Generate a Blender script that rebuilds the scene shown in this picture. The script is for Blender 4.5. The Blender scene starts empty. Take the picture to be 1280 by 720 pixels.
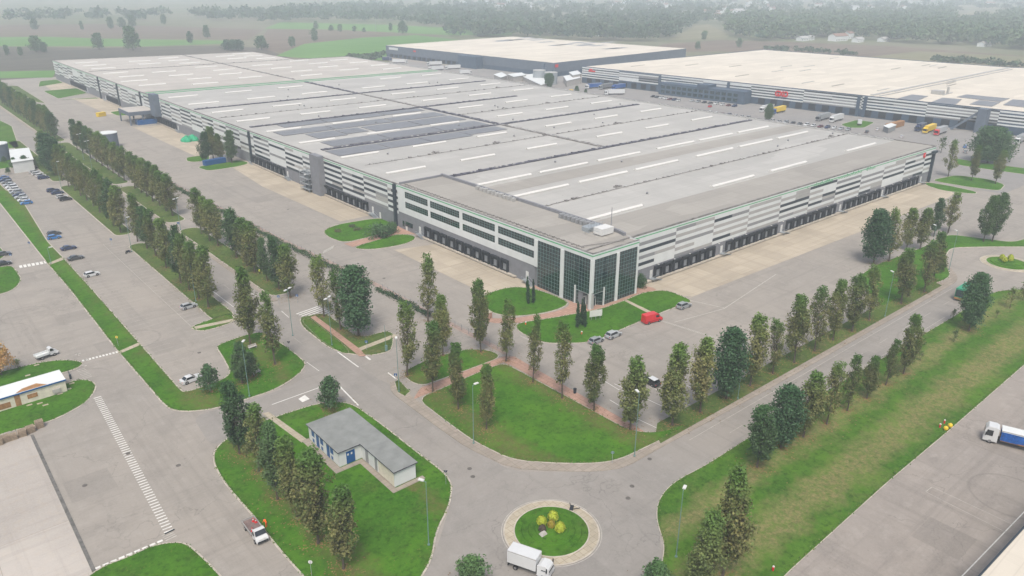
import bpy, math, random
import numpy as np
from mathutils import Vector, Matrix
random.seed(7); RNG = np.random.default_rng(7)
sc = bpy.context.scene
COL = sc.collection
# ------------------------------------------------------------------ camera
YAW, PITCH, ROLL, FPX, CH = 7.04659098e-01, 3.86184483e-01, -4.75791171e-03, 953.47, 80.0
def _rot():
    cy, sy, cp, sp = math.cos(YAW), math.sin(YAW), math.cos(PITCH), math.sin(PITCH)
    f = np.array([sy*cp, cy*cp, -sp]); r = np.array([cy, -sy, 0.]); d = np.cross(f, r)
    cr, sr = math.cos(ROLL), math.sin(ROLL)
    return np.stack([cr*r+sr*d, -sr*r+cr*d, f])
RC = _rot()
def G(px, py, z=0.0):
    """photo measurement -> point of the ground (or of the level z)"""
    d = RC.T @ np.array([(px-640)/FPX, (py-360)/FPX, 1.0])
    t = (z-CH)/d[2]
    return (float(d[0]*t), float(d[1]*t))
cam = bpy.data.cameras.new("camera"); camo = bpy.data.objects.new("camera", cam); COL.objects.link(camo)
m = Matrix.Identity(4)
for i in range(3):
    m[i][0] = RC[0][i]; m[i][1] = -RC[1][i]; m[i][2] = -RC[2][i]
m[2][3] = CH
camo.matrix_world = m
cam.sensor_width = 36; cam.lens = FPX/1280*36; cam.clip_start = 1; cam.clip_end = 40000
sc.camera = camo
# ------------------------------------------------------------------ light
w = bpy.data.worlds.new("World"); sc.world = w; w.use_nodes = True
wn = w.node_tree; bg = wn.nodes["Background"]
sky = wn.nodes.new("ShaderNodeTexSky"); sky.sky_type = 'NISHITA'; sky.sun_disc = False
SUN_EL, SUN_ROT = math.radians(58), math.radians(225)
sky.sun_elevation = SUN_EL; sky.sun_rotation = SUN_ROT
sky.air_density = 1.0; sky.dust_density = 4.0; sky.ozone_density = 1.0
hs0 = wn.nodes.new("ShaderNodeHueSaturation"); hs0.inputs["Saturation"].default_value = .62   # overcast: a greyer sky
wn.links.new(sky.outputs[0], hs0.inputs["Color"]); wn.links.new(hs0.outputs[0], bg.inputs[0]); bg.inputs[1].default_value = 0.115
sun = bpy.data.lights.new("sun", 'SUN'); sun.energy = 1.5; sun.angle = math.radians(18); sun.color = (1.0, 0.93, 0.84)
suno = bpy.data.objects.new("sun", sun); COL.objects.link(suno)
sd = Vector((math.sin(SUN_ROT)*math.cos(SUN_EL), math.cos(SUN_ROT)*math.cos(SUN_EL), math.sin(SUN_EL)))
suno.rotation_euler = sd.to_track_quat('Z', 'Y').to_euler(); suno.location = (0, 0, 300)
sc.view_settings.view_transform = 'Standard'; sc.view_settings.look = 'None'
sc.view_settings.exposure = 0.84; sc.view_settings.gamma = 1.0
sc.view_settings.use_curve_mapping = False
sc.render.engine = 'CYCLES'
sc.cycles.max_bounces = 6; sc.cycles.diffuse_bounces = 3; sc.cycles.volume_bounces = 2
sc.cycles.transparent_max_bounces = 8
sc.cycles.use_denoising = True; sc.cycles.caustics_reflective = False; sc.cycles.caustics_refractive = False

# ------------------------------------------------------------------ materials
def s2l(c):
    return tuple(((x/255)/12.92 if x/255 <= .04045 else ((x/255+.055)/1.055)**2.4) for x in c)
class NT:
    def __init__(s, name, rough=0.8, spec=0.3):
        s.m = bpy.data.materials.new(name); s.m.use_nodes = True; s.t = s.m.node_tree
        s.b = s.t.nodes["Principled BSDF"]; s.b.inputs["Roughness"].default_value = rough
        s.b.inputs["Specular IOR Level"].default_value = spec
        s._c = None
    def n(s, typ, **k):
        nd = s.t.nodes.new("ShaderNode"+typ)
        for a, v in k.items():
            if hasattr(nd, a) and a not in ('inputs',): setattr(nd, a, v)
        return nd
    def link(s, a, b): s.t.links.new(a, b)
    def put(s, sock, v):
        if hasattr(v, 'is_output'): s.link(v, sock)
        else: sock.default_value = v
    def coord(s, kind="Object", scale=(1, 1, 1), rot=(0, 0, 0), loc=(0, 0, 0)):
        tc = s.n("TexCoord"); mp = s.n("Mapping")
        s.link(tc.outputs[kind], mp.inputs[0]); mp.inputs["Scale"].default_value = scale
        mp.inputs["Rotation"].default_value = rot; mp.inputs["Location"].default_value = loc
        return mp.outputs[0]
    def noise(s, vec, scale, detail=3, rough=.6):
        n = s.n("TexNoise"); s.link(vec, n.inputs["Vector"]); n.inputs["Scale"].default_value = scale
        n.inputs["Detail"].default_value = detail; n.inputs["Roughness"].default_value = rough
        return n.outputs["Fac"]
    def voro(s, vec, scale, feature='F1', out="Distance"):
        n = s.n("TexVoronoi"); n.feature = feature; s.link(vec, n.inputs["Vector"]); n.inputs["Scale"].default_value = scale
        return n.outputs[out]
    def ramp(s, fac, lo, hi, a=0.0, b=1.0):
        n = s.n("MapRange"); n.clamp = True
        s.link(fac, n.inputs[0]); n.inputs[1].default_value = lo; n.inputs[2].default_value = hi
        n.inputs[3].default_value = a; n.inputs[4].default_value = b
        return n.outputs[0]
    def mix(s, fac, a, b, mode='MIX'):
        n = s.n("Mix"); n.data_type = 'RGBA'; n.blend_type = mode
        s.put(n.inputs[0], fac)
        s.put(n.inputs[6], a if hasattr(a, 'is_output') else (*a, 1)); s.put(n.inputs[7], b if hasattr(b, 'is_output') else (*b, 1))
        return n.outputs[2]
    def math(s, op, a, b=0.0):
        n = s.n("Math"); n.operation = op; s.put(n.inputs[0], a); s.put(n.inputs[1], b); return n.outputs[0]
    def col(s, c): s.link(c, s.b.inputs["Base Color"]); return s
    def bump(s, h, strength=.3, dist=.05):
        n = s.n("Bump"); n.inputs["Strength"].default_value = strength; n.inputs["Distance"].default_value = dist
        s.link(h, n.inputs["Height"]); s.link(n.outputs[0], s.b.inputs["Normal"]); return s
_mats = {}
def simple(name, rgb, rough=.7, metal=0., var=.12, scale=1.5, spec=.3):
    """painted / plain surface with slight procedural unevenness; rgb linear"""
    if name in _mats: return _mats[name]
    rgb = tuple(x*.92 for x in rgb)
    t = NT(name, rough, spec); t.b.inputs["Metallic"].default_value = metal
    v = t.coord(); f = t.ramp(t.noise(v, scale, 4), .3, .7)
    a = tuple(min(1, x*(1+var)) for x in rgb); b = tuple(x*(1-var) for x in rgb)
    t.col(t.mix(f, a, b)); _mats[name] = t.m; return t.m

def asphalt(name, base, warm=(1.03, 1.0, .97), cracks=.5, seed=0., streak=(1, 0), wear=1.0):
    base = tuple(x*.9 for x in base)
    t = NT(name, .92, .15)
    v = t.coord(loc=(seed, seed*.7, 0))
    c = t.mix(t.ramp(t.noise(v, .018, 4, .65), .35, .65), tuple(x*1.07*k for x, k in zip(base, warm)), tuple(x*.9 for x in base))
    c = t.mix(t.ramp(t.noise(v, .09, 6, .72), .48, .66, 0, .38*wear), c, tuple(x*.66 for x in base))
    c = t.mix(t.ramp(t.noise(v, .35, 5, .75), .5, .68, 0, .30*wear), c, tuple(x*1.3 for x in base))
    # long tyre streaks along both axes of the site
    for k, sca in enumerate(((.35, .012, 1), (.012, .35, 1))):
        vs = t.coord(scale=sca, loc=(seed+3*k, 5*k, 0))
        c = t.mix(t.ramp(t.noise(vs, 1.0, 5, .7), .53, .66, 0, .26*wear), c, tuple(x*.6 for x in base))
    # repaired rectangular patches
    vp = t.n("TexVoronoi"); vp.distance = 'CHEBYCHEV'; vp.feature = 'F1'
    t.link(v, vp.inputs["Vector"]); vp.inputs["Scale"].default_value = .045; vp.inputs["Randomness"].default_value = .9
    c = t.mix(t.math('MULTIPLY', t.ramp(vp.outputs["Distance"], .16, .155), .30*wear), c, tuple(x*.66 for x in base))
    # rubber arcs
    vd = t.n("TexVoronoi"); vd.feature = 'F1'; t.link(v, vd.inputs["Vector"]); vd.inputs["Scale"].default_value = .035
    ringd = t.math('ABSOLUTE', t.math('SUBTRACT', vd.outputs["Distance"], .27))
    ring = t.math('MULTIPLY', t.ramp(ringd, .010, .0), t.ramp(t.noise(v, .03, 2), .46, .52, 0, .36*wear))
    c = t.mix(ring, c, tuple(x*.55 for x in base))
    # cracks
    vw = t.n("VectorMath"); vw.operation = 'ADD'
    nz = t.n("TexNoise"); nz.inputs["Scale"].default_value = .25; nz.inputs["Detail"].default_value = 4; t.link(v, nz.inputs["Vector"])
    sc_ = t.n("VectorMath"); sc_.operation = 'SCALE'; t.link(nz.outputs["Color"], sc_.inputs[0]); sc_.inputs["Scale"].default_value = 9
    t.link(v, vw.inputs[0]); t.link(sc_.outputs[0], vw.inputs[1])
    e = t.voro(vw.outputs[0], .055, 'DISTANCE_TO_EDGE')
    cr = t.math('MULTIPLY', t.ramp(e, .009, .0), t.ramp(t.noise(v, .04, 2), .42, .56, 0, cracks*1.3))
    c = t.mix(cr, c, tuple(x*.5 for x in base))
    # small dark oil spots and grit
    c = t.mix(t.ramp(t.voro(v, .5), .07, .03, 0, .5*wear), c, tuple(x*.45 for x in base))
    c = t.mix(t.ramp(t.noise(v, 2.6, 6, .8), .3, .75, 0, .45), c, tuple(x*1.28 for x in base))
    t.col(c); return t.m

def grass(name, base=(.036, .115, .008), dry=(.125, .135, .04), drymix=.35, litter=.25, seed=0., rows=(), rowcol=(.15, .13, .05)):
    base = tuple(x*.92 for x in base)
    t = NT(name, .95, .1); v = t.coord(loc=(seed, seed*1.7, 0))
    c = t.mix(t.ramp(t.noise(v, .06, 4, .6), .38, .62), base, tuple(x*y for x, y in zip(base, (1.9, 1.45, 1.6))))
    c = t.mix(t.ramp(t.noise(v, .2, 6, .72), .44, .62, 0, .75), c, tuple(x*y for x, y in zip(base, (.55, .55, .8))))
    c = t.mix(t.ramp(t.noise(v, .1, 6, .75), .52, .68, 0, drymix), c, dry)
    c = t.mix(t.ramp(t.noise(v, 1.6, 5, .8), .42, .62, 0, .6), c, tuple(x*y for x, y in zip(base, (2.0, 1.7, 1.6))))
    c = t.mix(t.ramp(t.noise(v, .9, 5, .8), .5, .66, 0, .7), c, tuple(x*.42 for x in base))
    li = t.math('MULTIPLY', t.ramp(t.voro(v, 1.6), .22, .14), t.ramp(t.noise(v, .16, 3), .45, .6, 0, litter))
    c = t.mix(li, c, (.22, .13, .06))
    w0 = t.coord(); sx = t.n("SeparateXYZ"); t.link(w0, sx.inputs[0]); X, Y = sx.outputs[0], sx.outputs[1]
    wob = t.math('MULTIPLY', t.math('SUBTRACT', t.noise(w0, .18, 4, .7), .5), 9)
    if rows:   # fallen leaves and worn turf under the tree rows
        for (ax, pos, half, soft) in rows:
            d = t.math('ABSOLUTE', t.math('SUBTRACT', t.math('ADD', X if ax == 'x' else Y, wob), pos))
            k = t.math('MULTIPLY', t.ramp(d, half+soft, half), t.ramp(t.noise(w0, .9, 5, .8), .35, .65, .15, .85))
            c = t.mix(k, c, t.mix(t.ramp(t.noise(w0, 2.5, 4, .8), .35, .65), rowcol, tuple(x*.55 for x in rowcol)))
    t.col(c).bump(t.noise(v, 3.5, 4, .8), .6, .12); return t.m

M = {}
M['asph'] = asphalt("worn_asphalt", (.275, .255, .228), wear=1.35)
M['asph2'] = asphalt("road_asphalt", (.255, .240, .220), seed=40, wear=1.2)
M['asph3'] = asphalt("yard_asphalt_right", (.275, .250, .225), seed=90, wear=1.8)
M['asph_far'] = asphalt("yard_asphalt_far", (.24, .232, .222), seed=140, wear=1.0)
M['grass'] = grass("lawn_grass", rows=(('x', 97.2, 1.2, 3.5), ('x', 77.3, 1.2, 3.5), ('x', 39.4, .8, 3.0), ('x', 57.2, .3, 2.0)))
M['grass2'] = grass("rough_grass", (.042, .112, .011), (.20, .18, .075), .5, .1, 20, rows=(('y', 47.4, 1.5, 3.2), ('y', 57.3, .4, 3.0)), rowcol=(.27, .22, .105))
M['litter'] = grass("verge_grass_with_leaves", (.052, .095, .020), (.18, .145, .075), .75, .6, 60)
M['kerb'] = simple("kerb_concrete", (.42, .38, .32), .9, var=.22, scale=.6)
M['white'] = simple("road_paint_white", (.62, .61, .57), .8, var=.18, scale=1.2)
M['worn'] = simple("road_paint_worn", (.37, .35, .31), .85, var=.2, scale=1.2)
M['yellow'] = simple("road_paint_yellow", (.45, .34, .10), .85)
def concrete(name, base, slab=(6.2, 5.0)):
    base = tuple(x*.9 for x in base)
    t = NT(name, .9, .15); v = t.coord()
    c = t.mix(t.ramp(t.noise(v, .05, 4), .35, .65), tuple(x*1.08 for x in base), tuple(x*.88 for x in base))
    bt = t.n("TexBrick"); t.link(v, bt.inputs["Vector"]); bt.inputs["Scale"].default_value = 1.0
    bt.offset = 0; bt.inputs["Brick Width"].default_value = slab[0]; bt.inputs["Row Height"].default_value = slab[1]
    bt.inputs["Mortar Size"].default_value = .045; bt.inputs["Mortar Smooth"].default_value = .3
    bt.inputs["Color1"].default_value = (.82, .82, .82, 1); bt.inputs["Color2"].default_value = (1, 1, 1, 1)
    bt.inputs["Mortar"].default_value = (.62, .6, .55, 1)
    c = t.mix(1.0, c, bt.outputs["Color"], 'MULTIPLY')
    for sca in ((.5, .02, 1), (.02, .5, 1)):
        c = t.mix(t.ramp(t.noise(t.coord(scale=sca), 1, 4, .7), .5, .66, 0, .38), c, tuple(x*.62 for x in base))
    c = t.mix(t.ramp(t.noise(v, .7, 6, .8), .5, .8, 0, .35), c, tuple(x*y for x, y in zip(base, (1.1, .93, .7))))
    c = t.mix(t.ramp(t.noise(v, 3, 5, .8), .4, .8, 0, .3), c, tuple(x*1.3 for x in base))
    t.col(c); return t.m
M['concrete'] = concrete("concrete_apron", (.43, .375, .295))
M['concrete2'] = concrete("concrete_yard", (.44, .405, .365), (40, 40))
M['pink'] = concrete("pink_paving", (.42, .27, .21), (1.0, 1.0))
M['path'] = concrete("pale_paving", (.44, .39, .30), (1.0, 1.0))
M['side'] = concrete("sidewalk_paving", (.33, .29, .245), (2.0, 1.0))
def field(name, a, b, rot=.3, rows=.25):
    t = NT(name, 1, .05); v = t.coord(); vs = t.coord(scale=(.004, .06, 1), rot=(0, 0, rot))
    c = t.mix(t.ramp(t.noise(v, .004, 4), .35, .65), a, b)
    c = t.mix(t.ramp(t.noise(vs, 1, 4, .7), .4, .7, 0, rows), c, tuple(x*.6 for x in a))
    c = t.mix(t.ramp(t.noise(v, .03, 6, .8), .45, .8, 0, .4), c, tuple(x*1.3 for x in b))
    t.col(c); return t.m
M['land'] = field("farmland", (.10, .12, .06), (.17, .155, .11))
M['f_brown'] = field("ploughed_field", (.125, .098, .075), (.16, .125, .095), .9, .6)
M['f_dark'] = field("dark_ploughed_field", (.085, .082, .066), (.12, .105, .085), .5, .6)
M['f_green'] = field("green_field", (.075, .17, .035), (.11, .21, .06), .7, .3)
M['f_olive'] = field("stubble_field", (.15, .15, .08), (.20, .18, .12), 1.2, .5)

# roof membrane
def roofmat(name, base, sheet=.9):
    base = tuple(x*y for x, y in zip(base, (.93, .92, .895)))
    t = NT(name, .75, .3); v = t.coord()
    vp = t.n("TexVoronoi"); vp.distance = 'CHEBYCHEV'; t.link(t.coord(scale=(.028, .11, 0)), vp.inputs["Vector"]); vp.inputs["Scale"].default_value = 1
    c = t.mix(t.ramp(vp.outputs["Color"], .2, .8), tuple(x*sheet for x in base), tuple(x*1.05 for x in base))
    c = t.mix(t.ramp(t.noise(v, .03, 6, .72), .46, .64, 0, .5), c, tuple(x*.8 for x in base))
    bt = t.n("TexBrick"); t.link(v, bt.inputs["Vector"]); bt.inputs["Scale"].default_value = 1; bt.offset = 0
    bt.inputs["Brick Width"].default_value = 300; bt.inputs["Row Height"].default_value = 2.1; bt.inputs["Mortar Size"].default_value = .09
    bt.inputs["Color1"].default_value = (1, 1, 1, 1); bt.inputs["Color2"].default_value = (.985, .985, .985, 1); bt.inputs["Mortar"].default_value = (.9, .9, .9, 1)
    c = t.mix(1.0, c, bt.outputs["Color"], 'MULTIPLY')
    c = t.mix(t.ramp(t.noise(t.coord(scale=(1, .06, 1)), .5, 5, .75), .5, .66, 0, .4), c, tuple(x*.78 for x in base))
    c = t.mix(t.ramp(t.noise(t.coord(scale=(.05, 1, 1)), .35, 5, .75), .52, .66, 0, .4), c, tuple(x*.8 for x in base))
    c = t.mix(t.ramp(t.voro(v, .12), .05, .03, 0, .6), c, tuple(x*.5 for x in base))
    t.col(c); return t.m
M['roof'] = roofmat("roof_membrane_grey", (.39, .385, .37))
M['roof_b'] = roofmat("roof_membrane_beige", (.315, .30, .275))
M['roof_w'] = roofmat("roof_membrane_cream", (.60, .555, .48))
M['roof_l'] = roofmat("roof_membrane_light", (.43, .405, .375))
M['sky'] = simple("skylight_plastic", (.58, .57, .54), .5, var=.05)
M['gut'] = simple("gutter_dark", (.075, .075, .095), .8, var=.55, scale=.7)
M['gut2'] = simple("gutter_grey", (.20, .19, .18), .8, var=.4, scale=.5)
M['greenl'] = simple("green_stripe", (.10, .36, .17), .6)
M['pv'] = simple("solar_panel_glass", (.15, .147, .155), .35, var=.15, scale=.4, spec=.5)
M['pvl'] = simple("solar_walkway_white", (.6, .6, .6), .5)
M['cw'] = simple("cladding_white", (.60, .62, .61), .55, var=.05, scale=.4)
M['clg'] = simple("cladding_light_grey", (.36, .355, .34), .55, var=.06, scale=.4)
M['cmg'] = simple("cladding_mid_grey", (.235, .24, .245), .55, var=.06)
M['cdk'] = simple("cladding_anthracite", (.030, .042, .055), .45, var=.1)
M['wallg'] = simple("concrete_wall_grey", (.19, .195, .21), .8, var=.1, scale=.5)
M['wallb'] = simple("blue_grey_wall", (.105, .13, .165), .7, var=.12, scale=.3)
M['walldk'] = simple("dark_blue_wall", (.055, .085, .125), .6, var=.15, scale=.2)
M['black'] = simple("black_rubber", (.022, .026, .032), .8)
M['door'] = simple("dock_door_grey", (.21, .225, .24), .55)
M['steel'] = simple("galvanised_steel", (.33, .36, .38), .45, metal=.3)
M['glassd'] = simple("dark_green_glass", (.012, .032, .034), .08, var=.35, scale=.25, spec=.8)
M['mull'] = simple("window_mullion", (.14, .20, .19), .5)
M['white_p'] = simple("white_paint", (.60, .60, .58), .4, var=.04)
M['cream'] = simple("cream_render", (.60, .56, .46), .8, var=.1)
M['roofg'] = simple("bitumen_roof_grey", (.205, .215, .205), .85, var=.15, scale=.5)
M['blue'] = simple("blue_paint", (.012, .085, .25), .45)
M['bluecov'] = simple("blue_tarpaulin", (.012, .10, .38), .5, var=.4, scale=1.5)
M['glass'] = simple("car_glass", (.012, .016, .02), .08, spec=.8)
M['tyre'] = simple("tyre_rubber", (.015, .015, .016), .9)
M['rim'] = simple("wheel_rim", (.3, .3, .31), .4, metal=.6)
M['lamp'] = simple("headlight_lens", (.7, .72, .75), .15)
M['tail'] = simple("tail_light_lens", (.4, .02, .02), .3)
M['bark'] = simple("bark", (.085, .068, .052), .95, var=.3, scale=3)
M['wood'] = simple("pallet_wood", (.30, .235, .17), .85, var=.3, scale=3)
M['rust'] = simple("rust_stain", (.30, .16, .07), .9, var=.35, scale=1.2)
M['red'] = simple("red_paint", (.58, .015, .02), .4)
M['orange'] = simple("orange_fabric", (.75, .13, .02), .8)
M['hiviz'] = simple("yellow_vest", (.72, .75, .08), .7)
M['navy'] = simple("navy_fabric", (.02, .025, .045), .8)
M['skin'] = simple("skin", (.45, .28, .20), .6)
M['lime'] = simple("lime_plastic", (.36, .42, .035), .6, var=.2, scale=3)
M['must'] = simple("mustard_shrub", (.30, .24, .03), .8, var=.3, scale=3)
M['terra'] = simple("terracotta_tiles", (.22, .13, .10), .9)
M['green_p'] = simple("green_tarpaulin", (.02, .30, .15), .6, var=.3, scale=1.0)
M['teal'] = simple("teal_green_coach", (.03, .26, .14), .45)
M['ylw'] = simple("yellow_paint", (.65, .45, .03), .5)
M['lampgrn'] = simple("lamp_post_green_grey", (.16, .26, .24), .5, metal=.2)
M['stone'] = simple("pale_stone", (.4, .38, .35), .9)

def leafmat(name, green, top, brown, dark=(.02, .035, .014)):
    """leaves: young green at the shoots, bronze-brown turning leaves elsewhere, varied per tree and per leaf"""
    t = NT(name, .75, .25)
    at = t.n("Attribute"); at.attribute_type = 'GEOMETRY'; at.attribute_name = 'leaf'
    sep = t.n("SeparateColor"); t.link(at.outputs["Color"], sep.inputs[0])
    hgt, rnd, cl = sep.outputs[0], sep.outputs[1], sep.outputs[2]
    oi = t.n("ObjectInfo"); so = t.n("SeparateColor"); t.link(oi.outputs["Color"], so.inputs[0])
    br = so.outputs[0]     # how much of the crown has turned
    b = t.math('MULTIPLY', br, t.ramp(cl, .15, .6))
    b = t.math('MULTIPLY', b, t.ramp(hgt, .97, .62))
    c = t.mix(t.ramp(rnd, 0, 1), green, tuple(x*1.6 for x in green))
    c = t.mix(t.ramp(hgt, .6, .95, 0, .8), c, top)
    c = t.mix(b, c, t.mix(rnd, brown, tuple(x*1.9 for x in brown)))
    c = t.mix(t.math('MULTIPLY', so.outputs[1], .7), c, (.030, .078, .036))
    hs = t.n("HueSaturation"); t.link(c, hs.inputs["Color"])
    t.link(t.ramp(oi.outputs["Random"], 0, 1, .8, 1.25), hs.inputs["Value"])
    t.link(t.ramp(oi.outputs["Random"], 0, 1, .515, .487), hs.inputs["Hue"])
    t.link(hs.outputs[0], t.b.inputs["Base Color"])
    t.b.inputs["Subsurface Weight"].default_value = 0
    return t.m
M['leaf'] = leafmat("hornbeam_leaves", (.060, .086, .024), (.072, .150, .026), (.112, .108, .040))
M['leaf2'] = leafmat("broad_leaves", (.042, .090, .034), (.058, .125, .038), (.10, .085, .035))
M['leaf3'] = leafmat("autumn_leaves", (.26, .18, .06), (.30, .22, .07), (.26, .16, .06))
M['conif'] = leafmat("cypress_needles", (.012, .034, .016), (.018, .046, .02), (.03, .04, .02))
M['hedge'] = leafmat("hedge_leaves", (.028, .065, .022), (.05, .10, .03), (.10, .06, .03))
M['wood_far'] = leafmat("far_wood_leaves", (.022, .050, .026), (.07, .12, .045), (.07, .085, .036))

# ------------------------------------------------------------------ mesh helpers
class MB:
    def __init__(s): s.v = []; s.f = []; s.mi = []
    def add(s, vs, fs, mi=0):
        o = len(s.v); s.v += [tuple(map(float, p)) for p in vs]
        s.f += [tuple(o+i for i in q) for q in fs]; s.mi += [mi]*len(fs); return s
    def box(s, x0, y0, z0, x1, y1, z1, mi=0):
        return s.add([(x0,y0,z0),(x1,y0,z0),(x1,y1,z0),(x0,y1,z0),(x0,y0,z1),(x1,y0,z1),(x1,y1,z1),(x0,y1,z1)],
                     [(3,2,1,0),(4,5,6,7),(0,1,5,4),(1,2,6,5),(2,3,7,6),(3,0,4,7)], mi)
    def prism(s, poly, z0, z1, mi=0, mt=None):
        n = len(poly)
        if area(poly) < 0: poly = poly[::-1]
        s.add([(x, y, z0) for x, y in poly]+[(x, y, z1) for x, y in poly],
              [(i, (i+1) % n, n+(i+1) % n, n+i) for i in range(n)], mi)
        return s.add([(x, y, z1) for x, y in poly], [tuple(range(n))], mi if mt is None else mt)
    def sheet(s, poly, z, mi=0):
        if area(poly) < 0: poly = poly[::-1]
        return s.add([(x, y, z) for x, y in poly], [tuple(range(len(poly)))], mi)
    def cyl(s, cx, cy, z0, z1, r, n=16, mi=0, r2=None, cap=True):
        r2 = r if r2 is None else r2
        a = [2*math.pi*i/n for i in range(n)]
        vs = [(cx+r*math.cos(t), cy+r*math.sin(t), z0) for t in a]+[(cx+r2*math.cos(t), cy+r2*math.sin(t), z1) for t in a]
        fs = [(i, (i+1) % n, n+(i+1) % n, n+i) for i in range(n)]
        if cap: fs += [tuple(range(n, 2*n)), tuple(range(n-1, -1, -1))]
        return s.add(vs, fs, mi)
    def tube(s, p, q, r, n=6, mi=0, r2=None):
        p = Vector(p); q = Vector(q); d = (q-p).normalized(); r2 = r if r2 is None else r2
        u = d.orthogonal().normalized(); v = d.cross(u); a = [2*math.pi*i/n for i in range(n)]
        vs = [p+(u*math.cos(t)+v*math.sin(t))*r for t in a]+[q+(u*math.cos(t)+v*math.sin(t))*r2 for t in a]
        return s.add(vs, [(i, (i+1) % n, n+(i+1) % n, n+i) for i in range(n)]+[tuple(range(n, 2*n)), tuple(range(n-1, -1, -1))], mi)
    def slab(s, prof, y0, y1, mi=0, inset=0., ztop=None):
        """side profile (x,z) extruded over the width; corners above ztop pulled in by inset"""
        n = len(prof)
        def yy(z, y): return y if (ztop is None or z < ztop) else (y-inset if y > 0 else y+inset)
        vs = [(x, yy(z, y0), z) for x, z in prof]+[(x, yy(z, y1), z) for x, z in prof]
        return s.add(vs, [tuple(range(n)), tuple(range(2*n-1, n-1, -1))]+[(i, n+i, n+(i+1) % n, (i+1) % n) for i in range(n)], mi)
    def mesh(s, name, mats):
        me = bpy.data.meshes.new(name); me.from_pydata(s.v, [], s.f)
        for x in mats: me.materials.append(x)
        me.polygons.foreach_set("material_index", s.mi); me.validate(); me.update(); return me
    def build(s, name, mats, parent=None, bevel=0., **k):
        if not isinstance(mats, (list, tuple)): mats = [mats]
        return link(name, s.mesh(name, mats), parent, bevel=bevel, **k)
def area(p): return sum(p[i][0]*p[(i+1) % len(p)][1]-p[(i+1) % len(p)][0]*p[i][1] for i in range(len(p)))/2
def link(name, me, parent=None, loc=None, rot=None, bevel=0., label=None, cat=None, group=None, kind=None):
    o = bpy.data.objects.new(name, me); COL.objects.link(o)
    if parent: o.parent = parent
    if loc: o.location = loc
    if rot is not None: o.rotation_euler = (0, 0, rot)
    if bevel:
        b = o.modifiers.new("bevel", 'BEVEL'); b.width = bevel; b.segments = 2; b.limit_method = 'ANGLE'
    if kind: o['kind'] = kind
    if label: o['label'] = label
    if cat: o['category'] = cat
    if group: o['group'] = group
    return o
def thing(name, label, cat, loc=(0, 0, 0), rot=0., group=None, scale=None):
    o = link(name, None, None, loc, rot, label=label, cat=cat, group=group)
    o.empty_display_size = .5
    if scale: o.scale = scale
    return o
def structure(name, mb, mats, **k): return mb.build(name, mats, kind='structure', **k)
def P(*pts): return [G(*p) for p in pts]
def smooth(poly, it=2, cut=1.8):
    for _ in range(it):
        q = []
        for i in range(len(poly)):
            a = poly[i]; b = poly[(i+1) % len(poly)]
            L = math.hypot(b[0]-a[0], b[1]-a[1]) or 1.; t = min(.25, cut/L)
            q += [(a[0]+(b[0]-a[0])*t, a[1]+(b[1]-a[1])*t), (b[0]+(a[0]-b[0])*t, b[1]+(a[1]-b[1])*t)]
        poly = q; cut *= .5
    return poly
def inset(poly, d):
    if area(poly) < 0: poly = poly[::-1]
    n = len(poly); out = []
    for i in range(n):
        a, b, c = poly[i-1], poly[i], poly[(i+1) % n]
        e1 = Vector((b[0]-a[0], b[1]-a[1])); e2 = Vector((c[0]-b[0], c[1]-b[1]))
        if e1.length < 1e-6 or e2.length < 1e-6: out.append(b); continue
        e1.normalize(); e2.normalize()
        n1 = Vector((-e1.y, e1.x)); n2 = Vector((-e2.y, e2.x)); k = n1+n2
        if k.length < .3: out.append(b); continue
        k = k/(k.length_squared)*2
        out.append((b[0]+k.x*d, b[1]+k.y*d))
    return out
def strip(pts, wd):
    """polyline -> band polygon"""
    L, Rr = [], []
    for i, p in enumerate(pts):
        a = pts[max(0, i-1)]; b = pts[min(len(pts)-1, i+1)]
        d = Vector((b[0]-a[0], b[1]-a[1])).normalized(); nx, ny = -d.y*wd/2, d.x*wd/2
        L.append((p[0]+nx, p[1]+ny)); Rr.append((p[0]-nx, p[1]-ny))
    return L+Rr[::-1]
ORD = "first second third fourth fifth sixth seventh eighth ninth tenth eleventh twelfth thirteenth fourteenth fifteenth sixteenth seventeenth eighteenth nineteenth twentieth twenty-first twenty-second twenty-third twenty-fourth twenty-fifth twenty-sixth twenty-seventh twenty-eighth twenty-ninth thirtieth thirty-first thirty-second thirty-third thirty-fourth thirty-fifth thirty-sixth thirty-seventh thirty-eighth thirty-ninth fortieth".split()

# ------------------------------------------------------------------ ground
structure("ground", MB().sheet([(-12000, -12000), (12000, -12000), (12000, 12000), (-12000, 12000)], 0), M['land'])
def fld(name, pts, mat, z): structure(name, MB().sheet(P(*pts), z), M[mat])
fld("field_ploughed", [(-80, 100), (-80, 57), (120, 60), (270, 57), (330, 60), (365, 74), (300, 100)], 'f_dark', .02)
fld("field_verge", [(-80, 98.5), (-80, 91), (70, 88), (66, 97)], 'f_green', .05)
fld("field_green", [(-80, 57.5), (-80, 47), (60, 46), (150, 49), (300, 51), (300, 54), (180, 58)], 'f_green', .06)
fld("field_pale", [(-80, 46), (-80, 32), (120, 30), (330, 37), (310, 50), (150, 48)], 'f_brown', .03)
fld("field_bright", [(345, 70), (380, 55), (455, 47), (520, 44), (575, 50), (500, 56), (478, 75), (425, 76)], 'f_green', .09)
fld("field_behind", [(320, 60), (335, 36), (420, 37), (560, 44), (530, 48), (380, 57), (350, 66)], 'f_brown', .07)
fld("field_light", [(330, 36), (350, 28), (480, 31), (640, 38), (640, 44), (560, 44), (420, 37)], 'f_green', .08)
fld("field_east", [(800, 66), (830, 55), (900, 50), (1000, 53), (1120, 58), (1280, 70), (1400, 78), (1400, 100), (1280, 92), (1060, 74), (900, 64)], 'f_brown', .04)
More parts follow.
